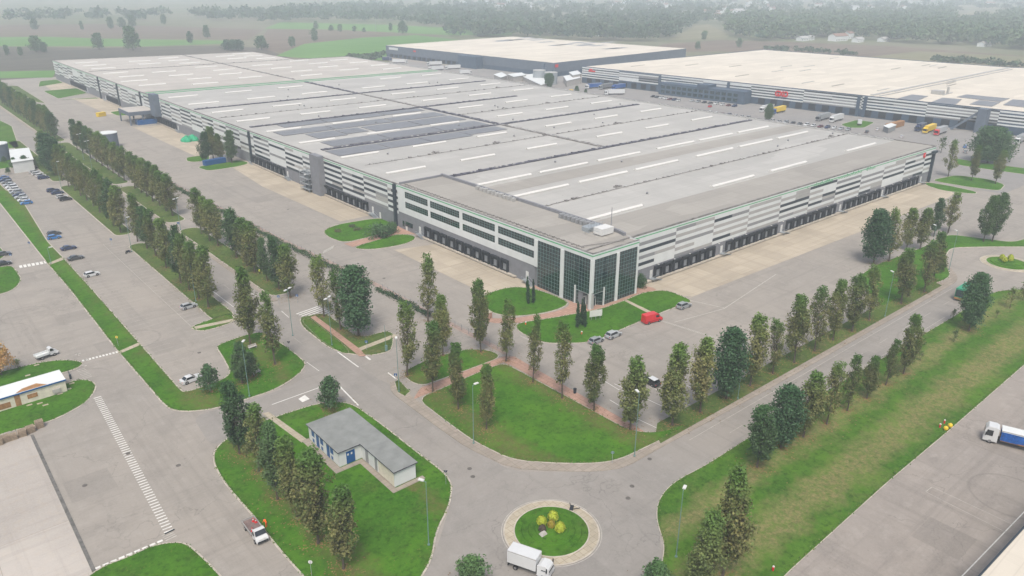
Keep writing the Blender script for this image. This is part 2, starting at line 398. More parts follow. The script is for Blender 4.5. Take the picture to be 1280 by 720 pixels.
fld("field_stubble", [(1060, 74), (1150, 64), (1280, 71), (1400, 80), (1400, 95), (1280, 88)], 'f_olive', .07)
fld("field_clearing", [(835, 50), (870, 32), (885, 30), (912, 44), (905, 50)], 'f_olive', .10)
fld("field_gap", [(1060, 40), (1090, 24), (1120, 26), (1110, 44)], 'f_olive', .11)
fld("field_far", [(1190, 22), (1215, 14), (1290, 16), (1290, 24), (1220, 27)], 'f_olive', .12)
fld("field_haze", [(350, 14), (640, 8), (1280, 6), (1280, 12), (900, 8), (600, 16)], 'f_olive', .05)
yard = MB().sheet([(-140, -80), (640, -80), (640, 480), (474, 505), (458, 640), (456, 765), (430, 700), (352, 628), (350, 762), (134, 764), (103, 766), (-140, 772)], .03)
structure("yard", yard, M['asph'])
# roads in a slightly cooler asphalt
rd = MB()
rd.sheet([(61.6, 100), (71.6, 100), (71.9, 200), (72.2, 420), (72, 640), (62, 640), (61.6, 300)], .045)
rd.sheet(smooth(P((490, 480), (556, 540), (640, 590), (760, 590), (860, 541), (970, 478), (1186, 350), (1260, 380), (1185, 402), (930, 553), (835, 612), (824, 660), (832, 760), (500, 760), (545, 690), (566, 620), (560, 596), (450, 508), (395, 505), (330, 528), (265, 560), (240, 520), (300, 505), (372, 480), (392, 450)), 2), .05)
structure("road", rd, M['asph2'])
structure("yard_east", MB().sheet([(345, 100), (486, 100), (486, 500), (455, 620), (440, 700), (345, 600)], .05), M['asph_far'])
structure("yard_south", MB().sheet(P((982, 719), (1110, 603), (1185, 540), (1280, 457), (1420, 330))+[(330, -60), (60, -60), (60, 20)], .05), M['asph3'])
# concrete aprons
ap = MB()
ap.sheet([(118.8, 146), (133.8, 146), (133.8, 194), (119.4, 198)], .07)
ap.sheet([(121, 236), (133.8, 236), (133.8, 350), (131, 350), (124, 345), (120, 300)], .07)
ap.sheet([(119, 375), (133.8, 375), (133.8, 470), (118, 474)], .07)
ap.sheet([(119, 530), (133.8, 526), (133.8, 610), (118, 618)], .07)
ap.sheet([(116, 672), (133.8, 676), (133.8, 720), (118, 716)], .07)
ap.sheet([(157, 113.8), (322, 112.0), (330, 113), (338, 119), (342, 128.7), (152, 128.7), (152, 124), (161, 114)], .07)
structure("concrete_apron", ap, M['concrete'])
structure("concrete_yard", MB().sheet(P((39, 545), (117, 716), (122, 760), (-120, 760), (-120, 560)), .07), M['concrete2'])
structure("drain_channel", MB().sheet(strip(P((40, 544), (118.5, 716)), .55), .085), simple("drain_grate", (.13, .125, .115), .9, var=.4, scale=1))
# paving
pv = MB()
pv.sheet(smooth(P((660, 352), (668, 361), (700, 369), (713, 378), (709, 385), (690, 391), (640, 398.5), (606, 398), (612, 404), (640, 405), (690, 398.5), (730, 391), (750, 387), (785, 376), (815, 366), (822, 361), (797, 356), (745, 366), (690, 357)), 1), .09)
pv.sheet(P((516, 500), (526, 485), (545, 478), (629, 446), (643, 446), (806, 540), (789, 540), (640, 457.5), (629, 453)), .09)
pv.sheet(P((430, 305), (441, 309), (495, 293), (517, 293), (536, 300), (505, 284), (492, 272), (497, 284), (465, 296)), .092)
structure("pink_path", pv, M['pink'])
structure("worn_footway", MB().sheet(strip([(84.5, 437), (92, 381), (94, 301), (96.2, 232), (99.6, 179), (100.2, 140), (100.6, 120)], 1.6), .091), concrete("worn_pink_paving", (.36, .275, .235), (1, 1)))
sw = MB()
sw.prism(smooth(P((487, 481), (492, 476), (497, 476), (510, 492), (545, 520), (590, 552), (640, 577), (700, 581), (750, 581), (776, 576), (815, 557), (860, 531), (960, 476), (1180, 353), (1189, 345), (1183, 336), (1185, 331), (1197, 345), (1196, 352), (1180, 362), (960, 487), (857, 543), (815, 566), (782, 585), (747, 590), (690, 589), (640, 586), (585, 561), (545, 533), (505, 503), (490, 492)), 1), .0, .13)
structure("sidewalk", sw, M['side'])
ps = MB()
ps.sheet(P((147, 440.5), (149.5, 443), (176.5, 431.5), (174, 428.5)), .15)
ps.sheet(P((59, 330), (61, 332), (80, 325), (78, 322)), .15)
ps.sheet(P((328, 517.6), (336, 515.5), (384, 550), (377, 554)), .15)
ps.sheet(P((780, 376.5), (784, 375.5), (816, 391), (812, 393)), .152)
ps.sheet(P((242, 409), (296, 398), (297, 401), (245, 412)), .152)
ps.sheet(P((447, 436), (451, 439), (497, 421), (493, 418)), .152)
structure("paved_path", ps, M['path'])

LAWNS = []
def lawn(name, poly, mat='grass', z=.13, sm=2, kerb=.28):
    LAWNS.append((smooth(poly, 2) if sm else poly, z, mat))
    if sm: poly = smooth(poly, sm)
    k = MB().prism(poly, 0, z-.012, 0)
    structure("kerb", k, M['kerb'])
    g = MB().prism(inset(poly, kerb), z-.02, z, 0)
    structure(name, g, M[mat])
lawn("lawn_services", P((265.5, 570), (270, 560), (281, 550), (300, 539), (326, 527.5), (351, 519), (397, 504), (427, 502), (445, 507), (480, 532), (515, 560), (555, 590), (564, 602), (566, 612), (562, 635), (546, 665), (541, 700), (525, 726), (510, 760), (430, 775), (400, 745), (359, 700), (342, 680), (315, 645), (284, 610), (268, 585)), z=.135)
lawn("lawn_strip", [(33, 430), (38, 430), (38.3, 361)]+P((28, 250), (60, 302), (77.5, 320), (114, 360), (175, 429), (226, 487), (232, 491), (290, 470), (277.5, 446), (269, 434), (277.5, 429), (312, 417), (330, 415), (355, 431), (376, 447), (383, 455), (380, 462), (366, 475), (341, 489), (310, 499), (272, 511), (237, 515.5), (217, 514), (206, 508), (147, 440), (85, 360), (59, 330), (0, 255)), z=.134)
lawn("lawn_corner", P((521, 499), (550, 487), (590, 469), (628, 454), (640, 459), (790, 540), (828, 541), (862, 528), (845, 541), (815, 556), (775, 575), (747, 580), (700, 580), (640, 576), (590, 551), (556, 526)), z=.145, kerb=.15)
lawn("lawn_upper", P((500, 468), (520, 456), (545, 447), (577, 437), (609, 437), (629, 446), (584, 463), (550, 475), (524, 484)), kerb=.15)
lawn("lawn_tip", P((493, 478), (498, 475), (513, 490), (506, 496), (497, 491)), 'litter', z=.16, sm=0, kerb=.1)
structure("verge", MB().prism([(99, 73.7), (222, 73.7), (224, 78.6), (104, 78.6), (101, 76.5)], 0, .14), M['litter'])
lawn("lawn_east", P((1068, 352), (1080, 340), (1100, 329), (1130, 318), (1165, 304), (1185, 293), (1235, 299), (1264, 303), (1300, 294), (1300, 309), (1235, 309), (1190, 310), (1183, 318), (1184, 334), (1189, 345), (1180, 351), (1160, 358), (1100, 385)), z=.15)
lawn("lawn_south", P((820, 645), (822, 628), (832, 612), (850, 598), (880, 583), (930, 551), (1000, 508), (1185, 400), (1240, 366), (1262, 362), (1340, 362), (1340, 410), (1280, 457), (1185, 540), (1110, 603), (982, 719), (960, 745), (815, 760), (828, 700), (830, 680), (823, 660)), 'grass2', kerb=.12)
lawn("lawn_shed_north", P((-40, 478), (0, 465), (31, 457.5), (56, 452), (80, 450), (95, 450.6), (103, 453), (104, 456), (97, 461), (76, 467.5), (40, 478), (0, 486), (-40, 495)))
lawn("lawn_shed_south", P((-40, 562), (0, 543), (55, 530), (75, 522), (100, 509), (112, 500), (120, 488), (121, 481), (115, 476), (105, 474.5), (90, 476), (78, 482), (40, 494), (0, 507), (-40, 520)))
lawn("lawn_bottom", P((107, 722), (130, 707), (160, 696), (190, 682), (212, 678), (230, 678), (242, 685), (260, 702), (277, 720), (300, 745), (80, 745)))
lawn("lawn_west", P((0, 334), (16, 332), (28, 349), (21, 360), (7, 367), (-25, 373), (-40, 340)))
lawn("lawn_west_north", P((0, 308), (9, 319), (-2, 326), (-25, 322), (-20, 300)))
lawn("lawn_entrance", P((402.5, 289), (420, 281), (465, 273.5), (490, 273), (497, 283), (465, 296), (430, 304), (410, 297)))
lawn("lawn_entrance_south", P((441, 309.5), (495, 293), (517, 294), (521, 299), (505, 306), (470, 312), (450, 312)))
lawn("lawn_office_west", P((600, 374), (610, 366), (640, 358), (668, 361), (695, 370), (711, 378), (708, 383), (690, 390), (660, 395), (635, 396), (612, 391)))
lawn("lawn_office", P((645, 404), (690, 397.5), (750, 386.5), (780, 376), (802, 366), (832, 362), (862, 374), (865, 378), (857, 380), (825, 392), (780, 411), (752, 424), (735, 429), (702, 430), (677, 429), (655, 419), (645, 412)))
lawn("lawn_island", P((1165, 225), (1195, 219), (1235, 224), (1257, 231), (1250, 239), (1210, 234), (1172, 227.5)))
lawn("lawn_island_south", P((1155, 227.5), (1185, 232), (1222, 240), (1220, 243), (1180, 239), (1157, 232)))
lawn("lawn_island_north", P((1192, 198), (1230, 204), (1300, 213), (1300, 221), (1235, 212), (1195, 206)))
lawn("lawn_hedge_stub", P((232, 197), (262, 193.5), (262, 200), (245, 203), (233, 202)))
lawn("lawn_hedge_stub_south", P((245, 209), (300, 200), (313, 204), (300, 208), (260, 214)))
lawn("lawn_far_a", [(110, 622), (110, 672), (133, 674), (133, 640)])
lawn("lawn_far_b", [(110, 616), (132, 611), (133, 605)], sm=0)
lawn("lawn_far_c", [(122, 520), (122, 538), (133, 541), (133, 518)])
lawn("lawn_far_d", [(112, 700), (120, 738), (133, 742), (133, 716)])
lawn("lawn_far_e", [(84, 604), (88, 716), (94, 724), (101, 716), (99, 604), (95, 612), (94, 700), (90, 700), (88, 612)], 'litter')
for y0, y1 in ((180, 256), (268, 352), (362, 470)):
    lawn("verge_west", [(55.6, y0), (61.4, y0), (61.4, y1), (55.6, y1)], 'litter')
lawn("verge_west_end", P((237, 409), (262, 400), (288, 391), (297, 402), (255, 415), (243, 413)), z=.142)
for y0, y1 in ((186, 262), (272, 335), (341, 450), (455, 690)):
    lawn("verge_east", [(73.4, y0), (80.2, y0), (80.2, y1), (73.4, y1)], 'litter')
structure("footway", MB().prism([(72.2, 183), (73.6, 183), (73.6, 700), (72.2, 700)], 0, .11), M['side'])
lawn("verge_corner", P((374, 397), (385, 395), (407, 391), (424, 404), (450, 423), (484, 413), (493, 418), (490, 438), (481, 441.5), (463, 445), (441, 444), (413, 437), (395, 423), (376, 408)), 'litter')
structure("brick_footway", MB().sheet(P((388, 397), (394, 395), (450, 437), (458, 446), (449, 446), (430, 430)), .155), M['pink'])
lawn("verge_corner_grass", P((376, 401), (386, 397), (432, 433), (438, 443), (425, 441), (400, 425)), z=.15, kerb=.05)
# kidney of verge between the far parking and the road on the edge of the picture
lawn("lawn_far_west", [(10, 400), (58, 404), (58, 432), (30, 440), (10, 430)])
lawn("lawn_far_west_north", [(30, 455), (58, 450), (66, 520), (60, 600), (40, 560)], 'grass2')
# roundabouts
for (cx, cy, nm) in ((67, 69, "roundabout"), (256.5, 68.5, "roundabout_east")):
    rb = MB(); rb.cyl(cx, cy, 0, .10, 7.55, 64, 0); rb.cyl(cx, cy, .05, .13, 7.3, 64, 1); rb.cyl(cx, cy, .1, .22, 5.95, 64, 0)
    structure(nm+"_apron", rb, [M['kerb'], M['path']])
    gm = MB()
    for k in range(5): gm.cyl(cx, cy, .22 if k == 0 else .24+.16*(k-1), .24+.16*k, 5.75-1.02*k, 48, 0, r2=5.65-1.02*k)
    structure(nm+"_grass", gm, M['grass'])

# ------------------------------------------------------------------ markings
mk = MB(); wn_ = MB(); Z = .062
def line(mb, a, b, wd=.15, z=Z, world=False):
    if not world: a = G(*a); b = G(*b)
    mb.sheet(strip([a, b], wd), z)
def bars(mb, a, b, n, ln, wd, z=Z, angle=None):
    """n bars of length ln, width wd, spread from a to b (photo points), lying across the line a-b (or at an angle)"""
    a = Vector(G(*a)); b = Vector(G(*b)); d = (b-a).normalized()
    c = Vector((-d.y, d.x)) if angle is None else Vector((math.cos(angle), math.sin(angle)))
    for i in range(n):
        p = a+(b-a)*(i/(n-1)); mb.sheet(strip([tuple(p-c*ln/2), tuple(p+c*ln/2)], wd), z)
line(mk, (422, 440), (448, 459), .28); line(mk, (425, 483.5), (448, 507), .3); line(mk, (340, 506), (401, 484), .2)
line(mk, (383.5, 453), (399, 464), .12); line(mk, (352, 389), (361, 397), .15); line(mk, (455, 444), (463, 450), .5)
line(mk, (262, 361), (292, 384), .13); line(mk, (313, 366), (328, 374), .13); line(mk, (485, 466), (498, 476), .3)
bars(mk, (384, 388), (403, 396), 7, 6.5, .42, angle=0.15)
bars(mk, (104, 451), (146, 440.5), 11, .9, .42)
bars(mk, (26, 333.5), (57, 328), 7, 2.6, .75)
bars(mk, (122, 497), (211, 664), 62, 1.4, .27)
bars(wn_, (101, 462), (110, 472), 7, 1.7, .25)
bars(wn_, (209, 667), (214, 673), 4, 1.7, .25)
bars(wn_, (405, 315), (416, 309), 6, 3.2, .42, angle=.9)
bars(wn_, (828, 401.5), (899, 424), 40, .9, .22)
for p in ((109, 450), (105, 457)): bars(wn_, (p[0]-2, p[1]), (p[0]+2, p[1]+.4), 2, .5, .5)
# dashed kerb of the bottom lawn
bars(mk, (122, 710), (200, 677), 9, .45, .8)
# arrow by the pick-up and square logo on the slip road
line(wn_, (94, 444), (101, 441.5), .5); line(wn_, (96, 442), (99, 445), .3)
mk.sheet(P((373, 499), (381, 494), (387, 499), (378, 503)), Z); 
# parking lines of the front lot
for a, b in (((762, 500), (800, 523)), ((812, 483), (872, 511)), ((795, 523), (833, 541)), ((836, 472), (872, 488)), ((768, 480), (836, 512)),
             ((872, 468), (905, 491)), ((900, 452), (926, 473)), ((745, 470), (776, 489)), ((925, 455), (938, 466)), ((983, 411), (1000, 421)), ((1060, 365), (1082, 377)), ((1095, 350), (1115, 360))):
    line(mk if a[0] < 860 else wn_, a, b, .13)
for a, b in (((843, 403), (905, 386)), ((905, 386), (970, 343)), ((700, 423), (770, 409)), ((650, 420), (672, 430)), ((850, 373), (905, 385)), ((560, 312), (585, 330))):
    line(wn_, a, b, .28, .058)
# car park bays
for y in np.arange(152, 262, 2.55): line(wn_, (50.2, y), (55.4, y), .1, world=True)
for y in np.arange(152, 420, 2.55): line(wn_, (38.6, y), (43.2, y), .08, world=True)
line(wn_, (50.2, 178), (50.2, 262), .12, world=True)
for y in np.arange(188, 330, 2.55): line(wn_, (80.6, y), (85.2, y), .08, world=True)
for y in np.arange(146, 178, 2.55): line(wn_, (85.0, y), (90.0, y), .1, world=True)
for k in range(26): line(wn_, (262+3.0*k, 80), (262+3.0*k, 86), .1, world=True)
for k in range(10): line(wn_, (290+3.0*k, 88), (290+3.0*k, 94), .1, world=True)
# right-hand yard
line(wn_, (1157, 615), (1165, 609), .1); line(wn_, (1165, 609), (1268, 657), .1); line(wn_, (1157, 615), (1258, 666), .1); line(mk, (1202, 721), (1290, 630), .16)
line(mk, (-10, 716), (25, 706), .1); line(mk, (60, 712), (105, 690), .1)
# long edge lines of the roads
for a, b in (((104, 71.0), (222, 71.0)), ((108, 64.3), (200, 64.0))): line(wn_, a, b, .12, world=True)
for k in range(9): line(wn_, (112+12*k, 67.6), (116+12*k, 67.6), .1, world=True)
wn_.sheet(strip([(67+7.8*math.cos(t), 69+7.8*math.sin(t)) for t in np.linspace(0, 6.2, 60)], .14), Z)
for k in range(12): line(wn_, (66.8, 155+22*k), (66.8, 159+22*k), .1, world=True)
structure("road_markings", mk, M['white']); structure("road_markings_worn", wn_, M['worn'])
# manhole covers and tar patches lying in the asphalt
mh = MB()
for p in ((160, 567), (106, 607), (223, 582), (790, 608), (785, 623), (470, 600), (587, 586), (591, 596), (812, 574), (249, 441), (360, 262), (480, 348), (1000, 415)):
    x, y = G(*p); mh.cyl(x, y, .03, .066, .42, 14)
structure("manhole_covers", mh, simple("cast_iron", (.11, .10, .09), .8, var=.3))

# ------------------------------------------------------------------ facades
class FR:
    """local frame of a facade: u along the wall, d outwards"""
    def __init__(s, a, b):
        s.a = Vector(a); s.d = (Vector(b)-s.a); s.L = s.d.length; s.d.normalize(); s.n = Vector((s.d.y, -s.d.x))
    def p(s, u, d, z): q = s.a+s.d*u+s.n*d; return (q.x, q.y, z)
    def box(s, mb, u0, u1, d0, d1, z0, z1, mi=0):
        c = [s.p(u, d, z) for z in (z0, z1) for u, d in ((u0, d0), (u1, d0), (u1, d1), (u0, d1))]
        mb.add(c, [(0,1,2,3),(7,6,5,4),(4,5,1,0),(5,6,2,1),(6,7,3,2),(7,4,0,3)], mi)
CLM = None
def cladding(fr, u0, u1, z0, z1, parent, bay=9.0, rows=9, seed=1, mats=('cw', 'clg', 'cmg', 'cdk'), dark=.33, white=.12, band=1.1):
    mb = MB(); r = random.Random(seed); zt = z1-band; rh = (zt-z0)/rows
    n = max(1, round((u1-u0)/bay)); bw = (u1-u0)/n
    fr.box(mb, u0, u1, .0, .055, zt, z1, 0)
    last = [0]*rows
    for i in range(n):
        a = u0+i*bw; new = i % 2 == 0
        par = (i//2) % 2
        for k in range(rows):
            if (k+par) % 2 == 0: c = 0
            elif new or r.random() < .45:
                q = r.random(); c = 0 if q < white else 3 if q < white+dark else 2 if q < white+dark+.18 else 1
            else: c = last[k]
            if c == 0 and new is False and r.random() < .06: c = 1
            last[k] = c
            d = .06+.003*c
            grow = .12*rh if c else 0
            fr.box(mb, a+.015, a+bw-.015, .0, d, z0+k*rh+.0+(.06 if c else 0), z0+(k+1)*rh-.012+(grow*0), c)
    return mb.build("cladding", [M[x] for x in mats], parent)
dockmesh = {}
def dock(fr, u, parent):
    """a loading dock: rubber shelter, door and bumpers"""
    mb = MB()
    fr.box(mb, u-1.75, u-1.25, .05, .75, 1.0, 4.35); fr.box(mb, u+1.25, u+1.75, .05, .75, 1.0, 4.35)
    fr.box(mb, u-1.25, u+1.25, .05, .75, 3.75, 4.35)
    fr.box(mb, u-1.25, u+1.25, .02, .12, 1.15, 3.75)
    fr.box(mb, u-1.6, u+1.6, .05, .35, .75, 1.0); fr.box(mb, u-1.3, u-1.0, .35, .55, .55, 1.05); fr.box(mb, u+1.0, u+1.3, .35, .55, .55, 1.05)
    s = mb.build("dock_shelter", M['black'], parent)
    d = MB(); fr.box(d, u-.8, u+.8, .13, .2, 1.2, 3.0)
    d.build("dock_door", M['door'], s)
def stair(fr, u, parent, ln=3.6):
    mb = MB()
    fr.box(mb, u-.8, u+.8, .06, 1.6, .95, 1.08)
    for k in range(6): fr.box(mb, u+.8+k*.42, u+1.25+k*.42, .1, 1.6, .85-k*.16, .93-k*.16)
    for d in (.12, 1.6):
        mb.tube(fr.p(u-.8, d, 2.0), fr.p(u+.8, d, 2.0), .04); mb.tube(fr.p(u+.8, d, 2.0), fr.p(u+ln, d, 1.0), .04); mb.tube(fr.p(u+.8, d, 1.0), fr.p(u+ln, d, .05), .09)
        for q in (-.8, 0, .8): mb.tube(fr.p(u+q, d, 0), fr.p(u+q, d, 2.0), .035)
    mb.build("stair", M['steel'], parent)
    d = MB(); fr.box(d, u-.55, u+.55, .05, .13, 1.1, 3.4); d.build("door", M['white_p'], parent)

# ================================================================== main warehouse
WH = thing("warehouse", "huge grey-roofed warehouse with striped grey and white cladding and dark glass office corner", "warehouse", (240, 430, 0))
def wl(o):  # children are modelled in world coordinates: undo the parent's place
    o.location = (-240, -430, 0); return o
class Sub:  # stand-in parent that builds at world coordinates under WH
    pass
_build = MB.build
def wbuild(mb, name, mats): return wl(_build(mb, name, mats, WH))
HT = 15.2
foot = [(133.8, 128.7), (344, 128.7), (342, 628), (294, 632), (296, 722), (133.8, 745)]
mb = MB(); mb.prism(inset(foot, .02), 0, 14.9, 0); wbuild(mb, "wall", M['wallg'])
mb = MB(); mb.sheet(inset(foot, .3), 14.95); wbuild(mb, "roof", M['roof'])
mb = MB()   # beige strips of the membrane
mb.sheet([(153, 129.3), (343.4, 129.3), (343.4, 145.5), (153, 145.5)], 14.98)
wbuild(mb, "roof_sheet", M['roof_b']); mb = MB(); mb.sheet([(153, 186), (343.4, 186), (343.4, 196), (153, 196)], 14.98); wbuild(mb, "roof_sheet", M['roof_b']); mb = MB()
mb.sheet([(134.6, 500), (341, 492), (341, 627), (294, 631), (295, 721), (134.6, 744)], 14.98)
wbuild(mb, "roof_sheet", M['roof_b'])
mb = MB(); mb.sheet([(134.6, 505), (341, 497), (341, 627), (294, 631), (295, 721), (134.6, 744)], 15.01); wbuild(mb, "roof_sheet", M['roof_l'])
# coping with the green line round the roof
mb = MB(); fp = foot; n = len(fp)
for i in range(n):
    f = FR(fp[i], fp[(i+1) % n]); f.box(mb, .0, f.L, -.35, .08, 14.9, 15.32, 0)
wbuild(mb, "coping", M['gut2'])
FB = FR((133.8, 128.7), (344, 128.7)); FA = FR((133.8, 745), (133.8, 128.7))
def wa(y): return 745-y     # u of a Y on the long facade
def sub(o): o.location = (-240, -430, 0); return o
c = cladding(FB, 19.2, 210.2, 4.75, 14.9, WH, seed=3, dark=.45, white=.06); sub(c)
c = cladding(FA, 0, wa(216), 4.75, 14.9, WH, seed=5, bay=8.2, dark=.56, white=.06); sub(c)
mb = MB(); FB.box(mb, 17.4, 210.2, .06, .085, 14.15, 14.45); FA.box(mb, 0, wa(216), .06, .085, 14.2, 14.5)
sub(wbuild(mb, "green_trim", M['greenl']))
# lower wall plinth and pilasters
mb = MB(); FB.box(mb, 19, 210.2, 0, .03, 0, 4.75, 0); FA.box(mb, 0, wa(216), 0, .03, 0, 4.75, 0); wbuild(mb, "plinth", M['wallg'])
mb = MB(); FB.box(mb, 24, 204, .0, 1.0, .3, .75, 0)
wbuild(mb, "dock_ledge", M['kerb'])
for y0, y1 in ((236, 274), (305, 342), (444, 490), (555, 590), (642, 694)):
    mb = MB(); FA.box(mb, wa(y1), wa(y0), 0, 1.0, .3, .75); wbuild(mb, "dock_ledge", M['kerb'])
class HoldW: pass
for x0, nn in ((164.0, 7), (198.3, 7), (232.6, 8), (271.2, 7), (304.4, 7)):
    for k in range(nn): dock(FB, x0+4.15*k-133.8, WH)
for y0, nn in ((239.8, 8), (308.8, 8), (447.5, 10), (559, 7), (646, 11)):
    for k in range(nn): dock(FA, wa(y0+4.3*k), WH)
for x in (194.6, 228.4, 267.6, 300.4, 334.8): stair(FB, x-133.8, WH)
for y in (235, 305, 343, 443, 592, 641): stair(FA, wa(y), WH)
# dark downpipe towers on the facade
for y in (219, 342, 556, 603, 506):
    mb = MB(); FA.box(mb, wa(y)-.55, wa(y)+.55, 0, .9, 0, 15.0); FA.box(mb, wa(y)-1.0, wa(y)+1.0, 0, 1.1, 12.2, 13.1); wbuild(mb, "downpipe", M['cdk'])
mb = MB(); FB.box(mb, 207.6, 208.8, 0, 1.0, 0, 13.2); FB.box(mb, 206.2, 210.0, 0, 1.2, 12.4, 13.4); wbuild(mb, "downpipe", M['cdk'])
# stair tower in the long facade with its landing stairs
mb = MB(); FA.box(mb, wa(277.6), wa(270.6), 0, 2.6, 0, 15.8); wbuild(mb, "stair_tower", M['wallg'])
mb = MB()
for k in range(4):
    FA.box(mb, wa(285.5), wa(278), .6, 3.8, 1.2+2.1*k, 1.32+2.1*k)
    for q in range(6): FA.box(mb, wa(285.2-q*1.1), wa(284.2-q*1.1), 2.2 if k % 2 else .8, 3.6 if k % 2 else 2.1, 1.4+2.1*k+q*.32, 1.48+2.1*k+q*.32)
for y in (285.4, 281.6, 278):
    for d in (.7, 3.7): mb.tube(FA.p(wa(y), d, 0), FA.p(wa(y), d, 9.5), .08)
wbuild(mb, "fire_stair", M['steel'])
# projecting grey tower and the dock canopy
mb = MB(); FA.box(mb, wa(478), wa(470), 0, 3.4, 5, 17.4); wbuild(mb, "lift_tower", M['wallb'])
mb = MB(); FA.box(mb, wa(482), wa(478.2), 0, 1.2, 6.5, 15.8); wbuild(mb, "lift_tower_panel", M['white_p'])
mb = MB(); mb.box(118.5, 479, 5.6, 133.6, 500, 7.6, 0); mb.box(118.9, 479.4, 7.6, 133.2, 499.6, 7.66, 1)
for x, y in ((119, 479.6), (119, 499.4), (126, 479.6), (126, 499.4), (132.8, 479.6)): mb.box(x-.35, y-.35, 0, x+.35, y+.35, 5.6, 0)
wbuild(mb, "canopy", [M['wallb'], M['roof_l']])
mb = MB(); mb.box(122.5, 478.2, .1, 133.2, 484, 2.6); wbuild(mb, "loading_box", M['blue'])
# gutters
def gut(x0, y0, x1, y1, wd, key='gut', h=.32):
    mb = MB(); mb.prism(strip([(x0, y0), (x1, y1)], wd), 15.0, 15.0+h); r = random.Random(x0*3+y0)
    L = math.hypot(x1-x0, y1-y0); k = 2.
    while k < L-3:
        a = k/L; px, py = x0+(x1-x0)*a, y0+(y1-y0)*a; s = r.uniform(.25, .6)
        mb.box(px-s, py-s, 15.0+h, px+s, py+s, 15.0+h+r.uniform(.1, .4), 1 if r.random() < .5 else 0); k += r.uniform(1.6, 5)
    wbuild(mb, "roof_gutter", [M[key], M['clg']])
gut(154, 215, 338, 215, 1.9); gut(140, 284, 333, 284, 2.2); gut(138, 351, 301, 351, 2.2); gut(136, 418.5, 331, 418.5, 2.0); gut(137, 641, 290, 634, 2.2, 'gut2', .2)
gut(233.4, 216, 233.4, 283, 1.9, 'gut2'); gut(233.4, 285.5, 233.4, 349.5, 2.6); gut(233.4, 352.5, 233.4, 417, 1.6, 'gut2'); gut(233.4, 420, 233.4, 488, 2.2); gut(233.4, 505, 233.4, 728, 1.8, 'gut2', .2)
gut(154, 166.4, 343, 166.4, .35, 'gut2', .12); gut(140, 249.5, 343, 249.5, .3, 'gut2', .1); gut(235, 318, 342, 318, .3, 'gut2', .1); gut(136, 385, 341, 385, .3, 'gut2', .1)
gut(342.2, 146, 340.6, 626, 1.6, 'clg', .25)
mb = MB()
for dy in (0, 7):
    a = G(281, 109-dy*.25, 15.2); b = G(505, 88.5-dy*.25, 15.2); mb.prism(strip([(135, 492+dy), (341, 488+dy)], .9), 15.0, 15.25)
wbuild(mb, "green_ridge", M['greenl'])
# skylights: each a shallow domed strip
sky_n = 0; rest = MB()
def skylight(x0, x1, y, wd=1.5, tgt=None):
    global sky_n
    mb = MB() if tgt is None else tgt
    mb.prism([(x0, y-wd/2), (x1, y-wd/2), (x1, y+wd/2), (x0, y+wd/2)], 15.0, 15.35)
    mb.add([(x0+.05, y-wd/2+.08, 15.35), (x1-.05, y-wd/2+.08, 15.35), (x1-.05, y, 15.7), (x0+.05, y, 15.7), (x1-.05, y+wd/2-.08, 15.35), (x0+.05, y+wd/2-.08, 15.35)], [(0,1,2,3), (3,2,4,5), (0,3,5), (1,4,2)])
    if tgt is None: wbuild(mb, "skylight", M['sky']); sky_n += 1
for y, xs in ((147.6, (153.5, 213.5, 248.6, 304)), (180.2, (153.5, 183, 212, 248, 277, 306)), (199.2, (153.5, 182, 212, 247, 275, 304))):
    for x in xs: skylight(x, x+24.4, y, 1.5)
for g in (215, 284, 351, 418.5):
    for q, (dy) in enumerate((17.6, 50.6)):
        y = g+dy
        for x in (138.6, 171.6, 205.2, 246, 279, 313.4):
            if g == 418.5 and q == 1 and x > 240 and x < 270: continue
            skylight(x, x+16.8, y, 1.25 if y < 340 else 1.5)
for k, y in enumerate((520, 534, 548, 562, 576, 590, 604, 618)):
    for j, x in enumerate((138, 170, 203, 245, 280, 312)):
        if (k+j) % 2: skylight(x+(k % 3)*3, x+(k % 3)*3+16.8, y, 1.7, None if sky_n < 96 else rest)
for k, y in enumerate((655, 668, 681, 694, 707)):
    for j, x in enumerate((142, 175, 206, 246, 270)):
        if (k+j) % 2 == 0: skylight(x+(k % 2)*4, x+(k % 2)*4+16.8, y, 1.8, rest)
o = wbuild(rest, "skylight", M['sky']); o['kind'] = 'stuff'
rv = random.Random(21)
for k in range(30):
    x, y = rv.uniform(156, 338), rv.choice((156, 173, 190, 207, 224, 258, 275, 292, 326, 343, 360, 394, 428, 460))+rv.uniform(-3, 3)
    if 226 < x < 240: continue
    mb = MB(); mb.cyl(x, y, 15, 15.5, .35, 10, 0); mb.cyl(x, y, 15.5, 15.7, .5, 10, 0, .3); wbuild(mb, "roof_vent", M['cmg'])
for k in range(9):
    x, y = rv.uniform(160, 335), rv.choice((166.4, 249.5, 318, 385))+1.2
    mb = MB(); mb.box(x, y, 15, x+3.2, y+1.2, 15.25); mb.box(x+.4, y+.2, 15.25, x+1.2, y+.9, 15.7); wbuild(mb, "roof_drain", M['gut2'])
